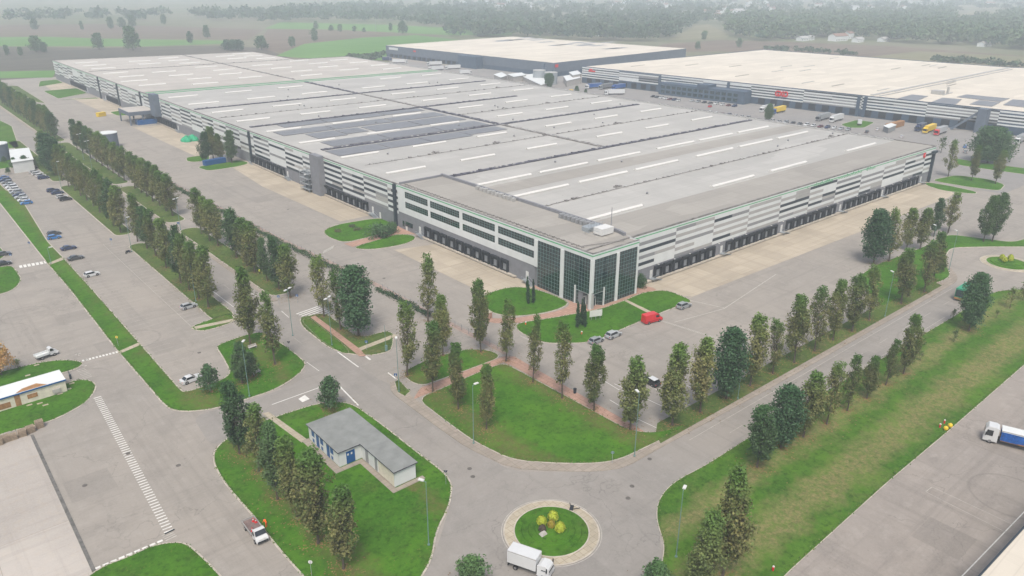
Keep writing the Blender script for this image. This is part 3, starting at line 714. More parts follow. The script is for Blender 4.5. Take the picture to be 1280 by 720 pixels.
# solar arrays
for (x0, x1, y0, y1) in ((150, 172, 340, 348.5), (172.6, 204, 340, 348.5), (205, 229, 341, 348.5), (141, 166, 321.5, 332.5), (166.6, 198, 321.5, 332.5), (199, 229, 321.5, 332.5), (150, 164, 306, 319), (164.8, 176, 308, 319), (178, 203, 305, 319), (203.7, 229, 305, 319),
                         (147, 174, 287, 299), (174.6, 203, 287, 299), (203.6, 229, 287, 299), (140, 163, 269.5, 281), (163.8, 184, 269.5, 281), (184.6, 206, 269.5, 281), (206.6, 228, 272, 281)):
    mb = MB(); mb.box(x0, y0, 15.0, x1, y1, 15.18, 0)
    k = y0+1.02
    while k < y1-.2: mb.box(x0, k, 15.18, x1, k+.05, 15.2, 1); k += 1.02*2
    wbuild(mb, "solar_array", [M['pv'], M['cmg']])
# ------------------------------------------------------------ office corner
OX0, OX1, OY0, OY1 = 133.5, 152.4, 125.4, 217.0
FO = FR((OX0, OY1), (OX0, OY0)); FS = FR((OX0, OY0), (151.0, OY0)); FE = FR((151.0, OY0), (151.0, 128.7))
mb = MB(); mb.prism([(OX0+.15, OY0+.15), (150.9, OY0+.15), (150.9, 128.5), (OX1, 131), (OX1, OY1), (OX0+.15, OY1)], 4.15, 14.6)
mb.prism([(OX0+.15, OY1-85.7), (OX0+4.9, OY0+.15), (150.9, OY0+.15), (150.9, 128.5), (OX1, 131), (OX1, OY1), (OX0+.15, OY1)], .02, 4.15); wbuild(mb, "office_wall", M['wallg'])
mb = MB(); mb.sheet([(OX0+.4, OY0+.4), (150.6, OY0+.4), (OX1, 131), (OX1, OY1), (OX0+.4, OY1)], 15.02); wbuild(mb, "office_roof", M['roof_b'])
mb = MB(); Lh = FO.L
FO.box(mb, 0, Lh, 0, .12, 13.7, 15.35, 0); FS.box(mb, -.12, FS.L+.12, 0, .12, 13.7, 15.35, 0); FE.box(mb, 0, FE.L, 0, .12, 4.5, 15.35, 0)
wins = [(4.5, 17.9), (19.3, 35.0), (36.6, 52.3), (53.8, 69.4)]   # measured from the far end
FO.box(mb, 0, 71.0, 0, .12, 5.9, 8.1, 0); FO.box(mb, 0, 71.0, 0, .12, 10.2, 11.5, 0)
e = 0.
for a, b in wins+[(71.0, 71.0)]:
    FO.box(mb, e, a, 0, .125, 8.1, 10.2, 0); FO.box(mb, e, a, 0, .125, 11.5, 13.7, 0); e = b
for a, b in ((69.8, 71.0), (80.1, 81.4), (91.1, 91.7)): FO.box(mb, a, b, 0, .3, 0 if a > 71 else 5.9, 13.7, 0)
for a, b in ((-.1, .5), (8.9, 9.9), (17.0, 17.6)): FS.box(mb, a, b, 0, .3, 0 if a > 1 else 4.6, 13.7, 0)
wbuild(mb, "office_cladding", M['cw'])
mb = MB(); FO.box(mb, 0, Lh+.12, .12, .15, 14.6, 14.9); FS.box(mb, -.15, FS.L+.15, .12, .15, 14.6, 14.9); wbuild(mb, "green_trim", M['greenl'])
mb = MB(); FO.box(mb, 0, Lh, -.3, .16, 15.35, 15.5); FS.box(mb, -.16, FS.L+.16, -.3, .16, 15.35, 15.5); wbuild(mb, "coping", M['gut2'])
def glazing(fr, u0, u1, z0, z1, cols, rows, d=.05, name="window"):
    g = MB(); fr.box(g, u0, u1, -.05, d, z0, z1); g = wbuild(g, name, M['glassd'])
    f = MB(); t = .028
    for i in range(cols+1):
        u = u0+(u1-u0)*i/cols; fr.box(f, u-t, u+t, d, d+.06, z0, z1)
    for k in range(rows+1):
        z = z0+(z1-z0)*k/rows; fr.box(f, u0, u1, d, d+.055, z-t, z+t)
    f = f.build("window_frame", M['mull'], g)
for a, b in wins:
    glazing(FO, a, b, 8.1, 10.2, 13, 3); glazing(FO, a, b, 11.5, 13.7, 13, 3)
glazing(FO, 71.0, 80.1, .1, 13.7, 8, 13, name="curtain_wall"); glazing(FO, 81.4, 86.0, .1, 13.7, 5, 13, name="curtain_wall"); glazing(FO, 86.0, 91.1, 4.2, 13.7, 5, 9, name="curtain_wall")
glazing(FS, .5, 4.6, 4.2, 13.7, 4, 9, name="curtain_wall"); glazing(FS, 4.6, 8.9, .1, 13.7, 4, 13, name="curtain_wall"); glazing(FS, 9.9, 17.0, .1, 13.7, 7, 13, name="curtain_wall")
# recessed entrance under the corner: splayed glass with the doors
FD = FR((OX0-.05, OY1-86.0), (OX0+4.6, OY0-.05)); 
mb = MB(); mb.prism([(OX0-.02, OY1-86.0), (OX0-.02, OY0-.02), (OX0+4.6, OY0-.02)], 4.0, 4.2); wbuild(mb, "soffit", M['cw'])
glazing(FD, .2, FD.L-.2, .1, 4.0, 6, 4, d=.12, name="entrance_glass")
mb = MB(); FD.box(mb, 1.8, 3.0, .2, .9, .1, 2.6); FD.box(mb, 4.4, 5.4, .2, .8, .1, 2.6); wbuild(mb, "door_frame", M['cw'])
mb = MB()
for a in (1.95, 4.52): FD.box(mb, a, a+.8, .9, .93, .15, 2.4)
wbuild(mb, "door", M['glassd'])
mb = MB(); mb.cyl(OX0+.55, OY0+.6, 0, 4.0, .85, 24); wbuild(mb, "column", M['clg'])
mb = MB(); FO.box(mb, 85.7, 86.05, .05, .35, 0, 5.2); FS.box(mb, 4.45, 4.75, .05, .35, 0, 5.2); wbuild(mb, "entrance_fin", M['cw'])
mb = MB(); FO.box(mb, 0, 70, 0, .06, 0, 5.9); wbuild(mb, "plinth", M['wallg'])
mb = MB(); FO.box(mb, 4, 8.4, .06, .12, 1.6, 3.2); FO.box(mb, 2.3, 3.3, .06, .12, 1.1, 3.1); wbuild(mb, "ground_window", M['glassd'])
for k in range(10): dock(FO, wa(199.2-4.35*k)-(745-OY1), WH)
mb = MB(); FO.box(mb, wa(202)-(745-OY1), wa(155)-(745-OY1), .06, 1.0, .3, .7); wbuild(mb, "dock_ledge", M['kerb'])
stair(FO, wa(204.2)-(745-OY1), WH); stair(FO, wa(150.3)-(745-OY1), WH, 2.6)
stair(FB, 161.2-133.8, WH)
for y in (230, 212.4):
    mb = MB(); (FA if y > 217 else FO).box(mb, (wa(y) if y > 217 else OY1-y)-.5, (wa(y) if y > 217 else OY1-y)+.5, .05, .12, .1, 2.4); wbuild(mb, "door", M['white_p'])
# small wall lamps above the docks
for k in range(24):
    if k in (7, 15): continue
    mb = MB(); FB.box(mb, 30+7.2*k, 30.35+7.2*k, .05, .5, 4.45, 4.6); wbuild(mb, "wall_lamp", M['white_p'])
# parapet between office roof and the hall roof, plant boxes and mast
mb = MB(); mb.prism(strip([(OX1, OY1+1), (OX1, 134), (151.6, 131)], .8), 15.0, 15.9); mb.prism(strip([(OX0+1, OY1+.3), (OX1, OY1+.3)], .6), 15.0, 15.7); wbuild(mb, "parapet", M['wallg'])
mb = MB(); mb.box(146, 134.2, 15.3, 150.6, 137.4, 17.1); wbuild(mb, "plant_box", M['white_p'])
mb = MB()
for i in range(7): mb.tube((144.5+i*1.1, 139, 15), (144.5+i*1.1, 139, 17.2), .05)
for z in (16, 17.2): mb.tube((143.6, 139, z), (152, 139, z), .05); mb.tube((143.6, 139, z), (143.6, 133, z), .05)
mb.box(146, 139.2, 15.02, 151.5, 142, 16.2)
wbuild(mb, "plant_frame", M['steel'])
mb = MB(); mb.tube((152.6, 137, 15), (152.6, 137, 21.5), .16, 8, 0, .09); wbuild(mb, "mast", M['cmg'])
for k in range(8):
    mb = MB(); y = 141.5+k*1.7; mb.box(149.2, y, 15.05, 150.9, y+1.25, 16.3); mb.cyl(150, y+.6, 16.3, 16.36, .4, 12); wbuild(mb, "air_conditioner", M['cmg'])
for k in range(10):
    mb = MB(); y = 176+k*2.0; mb.box(150.0, y, 15.05, 151.2, y+1.3, 16.1+.2*(k % 2)); wbuild(mb, "air_conditioner", M['clg'])
mb = MB(); mb.tube((135.6, 216, 15.25), (135.6, 132, 15.25), .09); mb.tube((135.6, 132, 15.25), (148, 128, 15.25), .09)
for k in range(46): mb.box(135.1, 131+k*1.86, 15.03, 136.1, 131.25+k*1.86, 15.3)
wbuild(mb, "roof_pipe", M['gut2'])
# green script lettering on the parapet band (unreadable in the photograph: a run of looping strokes) and the red mark
mb = MB(); r = random.Random(4); u = 107.5; prev = None
while u < 156:
    if r.random() < .12: u += 1.6; prev = None; continue
    top = 14.1+r.choice((.25, .4, .9)); q = (u, 13.5+r.uniform(0, .15)); q2 = (u+.45, top); q3 = (u+.95, 13.6)
    for a, b in ((q, q2), (q2, q3)): mb.tube(FB.p(a[0], .14, a[1]), FB.p(b[0], .14, b[1]), .055, 5)
    u += 1.05+r.uniform(0, .3)
wbuild(mb, "lettering", M['greenl'])
mb = MB(); mb.tube(FB.p(199.6, .1, 12.6), FB.p(199.6, .4, 12.6), 1.0, 20); wbuild(mb, "round_logo", M['red'])
mb = MB(); mb.tube(FB.p(199.6, .42, 12.8), FB.p(199.6, .46, 12.8), .35, 12); wbuild(mb, "logo_mark", M['white_p'])
# every part made through dock()/stair()/cladding() was modelled in world coordinates
for o in WH.children:
    if abs(o.location.x) < 1e-6: o.location = (-240, -430, 0)

# ================================================================== the hall with the red letters
def gz(px, py, z): return G(px, py, z)
A0, A1 = gz(728, 83, 13), gz(1300, 142.4, 13.0)
FG = FR(A0, A1)
back = [gz(1420, 98, 13), gz(955, 62, 13)]
poly = [A0, A1, (A1[0]+320, A1[1]+30), gz(1265, 84.3, 13), gz(955, 62, 13)]
GX = thing("distribution_hall", "long hall with cream roof, white and dark stripes and big red letters", "warehouse", (A0[0], A0[1], 0))
def gbuild(mb, name, mats, par=None):
    o = mb.build(name, mats, par or GX)
    if par is None: o.location = (-A0[0], -A0[1], 0)
    return o
mb = MB(); mb.prism(inset(poly, .05), 0, 12.7); gbuild(mb, "wall", M['walldk'])
mb = MB(); mb.sheet(inset(poly, .4), 12.78); gbuild(mb, "roof", M['roof_w'])
o = cladding(FG, 0, FG.L, 4.6, 12.9, GX, bay=19, rows=9, seed=11, mats=('cw', 'cmg', 'walldk', 'cdk'), dark=.5, white=.05, band=.35); o.location = (-A0[0], -A0[1], 0)
mb = MB()
for i in range(len(poly)):
    f = FR(poly[i], poly[(i+1) % len(poly)]); f.box(mb, 0, f.L, -.4, .1, 12.7, 13.2)
gbuild(mb, "coping", M['walldk'])
def gu(px, py, z):   # u on the facade of a photo measurement
    q = Vector(G(px, py, z)); return (q-FG.a).dot(FG.d)
# office annexe
u0, u1 = gu(818, 105, 8), gu(926, 117, 8)
mb = MB(); FG.box(mb, u0, u1, 0, 10, 0, 8.5); FG.box(mb, u0+(u1-u0)*.47, u0+(u1-u0)*.6, 0, 10.6, 8.5, 10.5); gbuild(mb, "annexe", M['walldk'])
mb = MB()
k = u0+2
while k < u1-4:
    for z in (1.5, 4.8): FG.box(mb, k, k+3.2, 10, 10.06, z, z+2.0)
    k += 4.6
g = gbuild(mb, "window_band", M['glassd'])
for k in range(34):
    u = 6+k*9.0
    if u0-5 < u < u1+5: continue
    mb = MB(); FG.box(mb, u, u+4.4, .05, .7, .9, 4.4); gbuild(mb, "dock_shelter", M['black'])
for u in (gu(917, 110, 8), gu(1078, 128, 8), gu(1086, 129, 8), gu(825, 100, 9)):
    mb = MB(); FG.box(mb, u-.9, u+.9, .05, 1.0, 0, 12.6); gbuild(mb, "downpipe", M['walldk'])
u = gu(1236, 150, 5)
mb = MB(); mb.tube(FG.p(u-14, 6, 0), FG.p(u-2, 3, 11), .8, 4); FG.box(mb, u-2, u+3, 0, 6, 0, 13.2); gbuild(mb, "stair_tower", M['wallb'])
# roof furniture
def roofbox(pts, z, key, name, h=.2):
    mb = MB(); mb.prism([G(a, b-2.6, z) for a, b in pts], z-.2, z+h); gbuild(mb, name, M[key])
for pts in (((1122, 126), (1140, 121), (1160, 123), (1146, 129)), ((1163, 131), (1178, 125), (1202, 127), (1194, 134)), ((1196, 124), (1208, 121), (1262, 126), (1250, 130)), ((1212, 133), (1224, 128), (1250, 131), (1240, 136)), ((1254, 134), (1266, 127), (1300, 130), (1300, 139))):
    roofbox(pts, 12.85, 'pv', "solar_array")
mb = MB(); mb.prism(strip([G(1090, 119, 13), G(1262, 84.6, 13)], 2.2), 12.78, 13.3); mb.prism(strip([G(1100, 120, 13), G(1265, 86.6, 13)], 1.0), 12.78, 13.2); gbuild(mb, "roof_gutter", M['clg'])
r = random.Random(5)
for i in range(46):
    px = r.uniform(760, 1210); py = r.uniform(66, 122)
    q = Vector(G(px, py, 13))
    if (px-728)*.0979+83 < py+3 or py < 62+(px-955)*.079 + 2 or py < 83-(px-728)*.092+2: continue
    mb = MB(); d = FG.n; q2 = q-d*18; mb.prism(strip([tuple(q), tuple(q2)], 1.2), 12.75, 13.05)
    gbuild(mb, "roof_light", M['clg' if r.random() < .5 else 'roof_b'])
mb = MB()
q = G(1172, 117, 13); mb.box(q[0]-3, q[1]-3, 12.8, q[0]+3, q[1]+3, 15); mb.tube((q[0]+5, q[1]-4, 12.8), (q[0]+5, q[1]-4, 17), .8, 8); gbuild(mb, "plant_box", M['clg'])
# red letters
fc = bpy.data.curves.new("letters", 'FONT'); fc.body = "GXO"; fc.size = 4.4; fc.extrude = .25; fc.offset = .12; fc.materials.append(M['red']); fc.space_character = .95
tmp = bpy.data.objects.new("tmp", fc); COL.objects.link(tmp); bpy.context.view_layer.update()
lme = bpy.data.meshes.new_from_object(tmp.evaluated_get(bpy.context.evaluated_depsgraph_get())); bpy.data.objects.remove(tmp)
lo = link("lettering", lme, GX)
p0 = FG.p(gu(967, 117, 8.6), .6, 7.2); lo.location = (p0[0]-A0[0], p0[1]-A0[1], 7.0)
lo.rotation_euler = (math.pi/2, 0, math.atan2(FG.d.y, FG.d.x)); lo.scale = (.95, 1.15, 1)
mb = MB(); u = gu(733, 85.5, 12)+1; FG.box(mb, u, u+7, .1, .3, 9.6, 10.6); FG.box(mb, u+1, u+4, .1, .3, 10.8, 11.8); gbuild(mb, "small_logo", M['red'])

# ================================================================== the far dark hall
B = [gz(482, 56.5, 12), gz(586, 67.5, 12), gz(692, 78.5, 12), gz(858, 60.5, 12), gz(640, 45.5, 12)]
DH = thing("distribution_hall", "farthest hall, blue-grey walls under a cream roof with grey squares", "warehouse", (B[2][0], B[2][1], 0))
def dbuild(mb, name, mats):
    o = mb.build(name, mats, DH); o.location = (-B[2][0], -B[2][1], 0); return o
mb = MB(); mb.prism(inset(B, .1), 3.8, 11.8); dbuild(mb, "wall", M['wallb'])
mb = MB(); mb.prism(inset(B, .4), 0, 3.8); dbuild(mb, "plinth", M['walldk'])
mb = MB(); mb.sheet(inset(B, .3), 11.9); dbuild(mb, "roof", M['roof_w'])
f1 = FR(B[0], B[1]); f2 = FR(B[1], B[2]); f3 = FR(B[2], B[3])
mb = MB(); f2.box(mb, -6, 20, 0, 9, 0, 11.3); dbuild(mb, "annexe", M['walldk'])
r = random.Random(8)
mb = MB()
for k in range(40):
    px = r.uniform(620, 830); py = r.uniform(47, 62)
    if py > 49+(px-620)*.058+5 or py < 46+(px-640)*.068: continue
    q = Vector(G(px, py, 12)); a = q+f3.d*26; c_ = f3.n*-8
    mb.sheet([tuple(q), tuple(a), tuple(a+c_), tuple(q+c_)], 11.95)
dbuild(mb, "roof_sheet", M['cmg'])
mb = MB(); f1.box(mb, 6, 22, .1, .3, 8, 10.4); dbuild(mb, "sign", M['cw'])
mb = MB(); u = f1.L*.36; f1.box(mb, u, u+4, .1, .3, 8.2, 9.8); f3.box(mb, 2, 6, .1, .3, 8, 10.4); dbuild(mb, "small_logo", M['red'])
for k in range(18):
    mb = MB(); f1.box(mb, 8+k*8, 12.4+k*8, -.3, .5, .6, 3.6); dbuild(mb, "dock_shelter", M['black'])
mb = MB(); mb.tube((*f3.p(-14, 2, 0)[:2], 0), (*f3.p(-14, 2, 0)[:2], 12.5), .6, 6); mb.tube((f3.p(-18, 2, 9)), (f3.p(-10, 2, 9)), .4, 6); dbuild(mb, "downpipe", M['walldk'])
print("sky", sky_n)

# ================================================================== trees
def leaf_mesh(name, pos, size, hgt, clr, mat, bias=.5, seed=0):
    """one rhombic leaf spray per row of pos"""
    g = np.random.default_rng(seed); n = len(pos)
    nrm = g.normal(size=(n, 3)); c0 = pos.mean(0); out = pos-c0; out[:, 2] *= .3
    out /= np.linalg.norm(out, axis=1)[:, None]+1e-6
    nrm = nrm/np.linalg.norm(nrm, axis=1)[:, None]+out*bias+np.array([0, 0, .35]); nrm /= np.linalg.norm(nrm, axis=1)[:, None]
    t = np.cross(nrm, g.normal(size=(n, 3))); t /= np.linalg.norm(t, axis=1)[:, None]+1e-9
    b = np.cross(nrm, t); s = size*g.uniform(.6, 1.3, n)[:, None]
    V = np.stack([pos-t*s*.55, pos-b*s*.36+nrm*s*.08, pos+t*s*.6, pos+b*s*.36+nrm*s*.08], 1).reshape(-1, 3)
    me = bpy.data.meshes.new(name); me.vertices.add(4*n); me.vertices.foreach_set("co", V.ravel())
    me.loops.add(4*n); me.loops.foreach_set("vertex_index", np.arange(4*n))
    me.polygons.add(n); me.polygons.foreach_set("loop_start", np.arange(n)*4); me.polygons.foreach_set("loop_total", np.full(n, 4))
    a = me.attributes.new("leaf", 'FLOAT_COLOR', 'FACE')
    a.data.foreach_set("color", np.stack([hgt, g.random(n), clr, np.ones(n)], 1).ravel())
    me.materials.append(mat); me.update(); me.validate(); return me
def prof_horn(t): return np.clip(np.where(t < .36, .42+.58*np.sin(np.clip(t/.36, 0, 1)*np.pi/2), 1-.62*((t-.36)/.64)**1.5), .05, 1)
def prof_oval(t): return np.sqrt(np.clip(1-((t-.42)/.62)**2, .03, 1))
def prof_cyp(t): return np.clip(np.where(t < .2, .6+2*t, 1-.9*((t-.2)/.8)**1.6), .05, 1)
def prof_cone(t): return np.clip(.75+.6*t-1.25*t**2, .08, 1)
def crown(name, H, zb, R, prof, ncl, per, size, mat, seed, clump=.62, shell=.5, gaps=.12, lean=0.):
    g = np.random.default_rng(seed); T = g.random(ncl)**.9; ang = g.uniform(0, 2*np.pi, ncl)
    ph = g.uniform(0, 6.28, 6)
    lump = 1+.22*np.sin(2*ang+ph[0]+5*T)+.20*np.sin(3*ang+ph[1]-9*T)+.17*np.sin(5*ang+ph[2]+17*T)
    rr = R*prof(T)*lump*(shell+(1-shell)*np.sqrt(g.random(ncl)))
    keep = (np.sin(3*ang+ph[3]+7*T)*np.sin(11*T+ph[4]+ang) > -1+gaps*2*.8) | (g.random(ncl) > .75)
    k = g.random(ncl) < .25; rr[k] *= .45
    wob = .07*H*lean
    C = np.stack([rr*np.cos(ang)+wob*np.sin(T*5+ph[5]), rr*np.sin(ang)+wob*np.cos(T*4+ph[0]), zb+(H-zb-.3)*T], 1)[keep]
    cr = g.random(len(C)); n = len(C)*per
    idx = np.repeat(np.arange(len(C)), per)
    off = g.normal(size=(n, 3))*clump*np.array([.75, .75, 1.1])
    sc_ = (.55+.45*prof((C[:, 2]-zb)/(H-zb)))[idx]
    pos = C[idx]+off*sc_[:, None]
    pos[:, 2] = np.clip(pos[:, 2], zb-.4, H+.15)
    # upright tip shoots
    hg = np.clip((pos[:, 2]-zb)/(H-zb)+.12*(cr[idx]-.5), 0, 1)
    return leaf_mesh(name, pos, size, hg, cr[idx]*.7+.3*g.random(n), mat, seed=seed+1)
def trunk(name, H, zb, r, limbs, seed, spread=.35, up=.85):
    g = random.Random(seed); mb = MB(); pts = [(0, 0, -.15, r*1.35), (0, 0, .5, r)]
    x = y = 0
    for k in range(1, 6):
        x += g.uniform(-.06, .06); y += g.uniform(-.06, .06); pts.append((x, y, .5+(H*up-.5)*k/5, r*(1-.17*k)))
    for a, b in zip(pts, pts[1:]): mb.tube(a[:3], b[:3], a[3], 8, 0, b[3])
    for i in range(limbs):
        t = g.uniform(.0, .75); z0 = zb*.9+(H*up-zb)*t; an = g.uniform(0, 6.28); L = (H-zb)*.28*(1-t*.5)
        p0 = (0, 0, z0); p1 = (math.cos(an)*L*spread, math.sin(an)*L*spread, z0+L*.6); p2 = (math.cos(an)*L*spread*1.6, math.sin(an)*L*spread*1.6, z0+L*1.2)
        mb.tube(p0, p1, r*.32, 5, 0, r*.2); mb.tube(p1, p2, r*.2, 5, 0, r*.07)
    return mb.mesh(name, [M['bark']])
TR = {}; TREES = []
def kind(key, n, f): TR[key] = [f(i) for i in range(n)]
kind('horn', 11, lambda i: (crown("hornbeam_crown", 15, 2.6, 1.95, prof_horn, 240, 30, .35, M['leaf'], 10+i, .40, .35, .24, .22), trunk("hornbeam_trunk", 15, 2.6, .17, 18, i)))
kind('gap', 5, lambda i: (crown("hornbeam_crown", 15, 2.6, 1.75, prof_horn, 180, 24, .33, M['leaf'], 40+i, .38, .4, .5, .3), trunk("hornbeam_trunk", 15, 2.6, .16, 22, 20+i)))
kind('dense', 3, lambda i: (crown("dense_crown", 15, 2.4, 2.25, prof_oval, 330, 34, .40, M['leaf2'], 60+i, .6, .55, .05, .1), trunk("dense_trunk", 15, 2.4, .2, 14, 40+i)))
kind('twin', 1, lambda i: (crown("dense_crown", 15, 2.6, 2.9, prof_oval, 300, 34, .42, M['leaf2'], 70+i, .6, .55, .05, .1), trunk("dense_trunk", 15, 2.6, .22, 14, 50+i)))
kind('round', 2, lambda i: (crown("round_crown", 15, 2.2, 7.0, prof_oval, 520, 26, .75, M['leaf2'], 80+i, .95, .6, .05), trunk("round_trunk", 15, 2.2, .4, 14, 60+i, .7)))
kind('small', 3, lambda i: (crown("small_crown", 6, 1.6, 2.1, prof_cone, 120, 26, .34, M['leaf2'], 90+i, .42, .4, .2), trunk("small_trunk", 6, 1.6, .09, 10, 70+i, .5)))
kind('sap', 2, lambda i: (crown("sapling_crown", 4, 1.2, .7, prof_horn, 26, 12, .24, M['leaf'], 100+i, .25, .3, .3), trunk("sapling_trunk", 4, 1.2, .04, 6, 80+i)))
kind('autumn', 1, lambda i: (crown("autumn_crown", 9, 1.6, 3.0, prof_oval, 170, 24, .4, M['leaf3'], 110+i, .5, .5, .3), trunk("autumn_trunk", 9, 1.6, .16, 16, 90+i, .6)))
kind('cyp', 3, lambda i: (crown("cypress_crown", 6, .25, .52, prof_cyp, 90, 30, .2, M['conif'], 120+i, .16, .5, .0), trunk("cypress_trunk", 6, .3, .07, 3, 95+i, .1)))
kind('bush', 2, lambda i: (crown("bush_crown", 2.2, .15, 1.7, prof_oval, 70, 22, .26, M['leaf2'], 130+i, .3, .45, .1), trunk("bush_trunk", 2.2, .3, .06, 6, 98+i, .7)))
kind('far', 4, lambda i: (crown("field_tree_crown", 15, 2.2, 5.4, prof_oval, 120, 14, 1.3, M['leaf2'], 140+i, 1.1, .5, .2), trunk("field_tree_trunk", 15, 2.2, .35, 8, 99+i, .7)))
tree_i = 0
def tree(kindk, x, y, H, label, group, br=.8, dk=0., wx=1., name="tree", cat="tree", z=.13):
    global tree_i; tree_i += 1
    cr, tk = TR[kindk][tree_i*7 % len(TR[kindk])]
    base = {'small': 6, 'sap': 4, 'autumn': 9, 'cyp': 6, 'bush': 2.2}.get(kindk, 15)
    s = H/base; rz = (tree_i*2.399) % 6.28
    t = thing(name, label, cat, (x, y, z), rz, group)
    t.scale = (s*wx, s*wx*(.9+.2*((tree_i*37 % 10)/10)), s)
    if H > 5: t.rotation_euler = (.035*math.sin(tree_i*4.1), .035*math.cos(tree_i*2.3), rz)
    TREES.append((x, y, kindk, H)); c = link("crown", cr, t); c.color = (br, dk, 0, 1)
    k = link("trunk", tk, t); return t
HB = {0: "olive-green", 1: "bronze-brown", 2: "dark green", 3: "thin bronze", 4: "fresh green topped"}
def tint(t): return {0: (.75, .0), 1: (1.0, 0), 2: (.15, .9), 3: (1.0, .0), 4: (.55, .1)}[t]
def row(pts, group, desc, name="hornbeam_tree"):
    """pts: (px, py, height, tint, width)"""
    for i, q in enumerate(pts):
        px, py, H, tn, wx = q[:5]; br, dk = tint(tn)
        x, y = G(px, py) if py is not None else px
        k = 'gap' if tn == 3 else 'horn'
        if len(q) > 5: k = q[5]
        elif tn in (0, 1) and (i*5+int(abs(H*10))) % 4 == 0: k = 'gap'
        tree(k, x, y, H*1.01, f"{HB[tn]} hornbeam, {ORD[i]} {desc}", group, br, dk, wx*.98, name)
row([(787.5, 538, 15.3, 4, 1.12), (742.5, 513.7, 14.4, 0, .95), (702.5, 498.7, 17.4, 3, .9), (666, 478.7, 15.5, 3, .8), (632.7, 452, 15.2, 0, .98), (601, 441, 18, 1, .85), (553.5, 445, 14.5, 0, .9), (535, 402, 17.7, 0, 1.0)],
    "hornbeams along the pink path", "from the lawn corner beside the long pink path")
row([(608, 537, 13.8, 1, .85), (573, 512, 14.4, 1, .95), (541, 490, 15.6, 1, .92), (509, 470, 17.3, 0, 1.05)],
    "hornbeams on the corner lawn", "from the lamp post on the corner lawn")
row([(840, 532.5, 17.1, 4, 1.12), (875, 516, 16.2, 1, 1.05), (907.5, 499, 15.2, 2, 1.1, 'dense'), (937.5, 483, 16.3, 0, 1.1), (965.6, 468, 12.9, 3, 1.1), (992.5, 454, 16.2, 0, 1.1), (1018, 440, 15.8, 3, 1.1), (1041, 426, 15.2, 0, 1.0), (1065, 415, 14.7, 0, 1.15), (1086, 401, 14.7, 0, 1.1), (1126, 380, 15.3, 0, 1.2), (1155, 366, 14.9, 1, 1.1), (1166, 352, 14.6, 0, 1.1)],
    "hornbeams between the front lot and the road", "from the lawn corner between parking lot and kerbed road")
row([(1092, 330, 16.6, 2, 1.25, 'dense'), (1111, 327, 16.5, 3, 1.2), (1133, 312, 13.5, 0, 1.2), (1150, 312, 13.5, 0, 1.3), (1167, 296, 13.3, 2, 1.1, 'horn'), (1185, 291, 14.3, 3, 1.4)],
    "hornbeams at the yard edge", "from the yard on the grass wedge before the small roundabout")
row([(1185, 221, 16.0, 0, 1.15), (1214, 226, 15.0, 1, 1.0), (1244, 230, 14.3, 0, 1.0)], "hornbeams on the grass island", "from the warehouse corner on the oval grass island")
gx = "trees on the grass by the kerbed road"
row([(946, 585, 12.8, 2, 1.3, 'horn'), (976, 560, 12.6, 2, 1.2, 'dense'), (1004, 547, 14.0, 0, 1.15), (1033, 531, 13.8, 3, 1.05), (1059, 514, 12.4, 0, 1.1), (1083, 499, 9.6, 0, 1.25), (1107, 482, 11, 0, 1.0), (1129, 468, 14.0, 0, 1.0)],
    gx, "up the wide grass from the nearest roundabout")
tree('dense', *G(1211, 414), 14.8, "big dark green tree on the grass beside the green vehicle", gx, .1, .9, 1.05, "dark_tree")
tree('horn', *G(903, 722), 18.5, "tall brown hornbeam with green top behind the shorter green one", gx, 1.0, 0, .95, "hornbeam_tree")
tree('horn', *G(872, 748), 14.8, "shorter green hornbeam in front of a tall brown one", gx, .3, .2, 1.05, "hornbeam_tree")
tree('small', *G(820, 742), 5.6, "green bushy tree where the road meets the frame below the lamp", gx, .1, .1, 1.1, "small_tree")
tree('small', *G(590, 738), 5.6, "light green bushy tree at the near road edge beside the roundabout", None, .1, 0, 1.25, "small_tree")
row([(429.5, 712, 14.2, 1, 1.15), (398, 680, 17.0, 1, 1.15), (372, 650, 15.3, 0, 1.05), (347, 625, 14.0, 2, 1.05, 'horn'), (324, 590, 13.6, 0, 1.2), (300, 568, 14.6, 2, 1.2, 'horn')],
    "hornbeams on the service building lawn", "from the near end beside the flatbed truck lawn")
row([(344, 456, 17.2, 0, 1.05), (313, 432, 19, 0, .9)], "hornbeams on the curved lawn", "from the curved kerb on the lawn beside two bushy trees")
tree('horn', *G(303, 480), 9.6, "dark green oval tree behind the tall lamp post on the curved lawn", None, .1, .9, 1.5, "oval_tree")
tree('small', *G(317, 471), 5.8, "small olive tree shading a pale bench on the curved lawn", None, .4, 0, .8, "small_tree")
tree('small', *G(264, 490), 6.2, "small dark maple beside the white car at the lot's end", None, .2, .6, .95, "small_tree")
tree('small', *G(413, 512), 7.0, "bushy dark maple by the service building's far corner", None, .3, .5, 1.0, "small_tree")
row([(260.6, 385, 17.0, 0, 1.1), (249, 374, 16.4, 0, 1.0), (237, 363, 15.9, 0, 1.1), (226, 354, 16.5, 2, 1.0, 'horn'), (208, 335, 15.0, 4, 1.2), (195, 320, 14.8, 0, 1.1), (184, 311, 13.6, 2, 1.3, 'horn'), (172, 302, 15.8, 0, .9)],
    "hornbeams between car park and avenue, near block", "from the near end between car park and avenue")
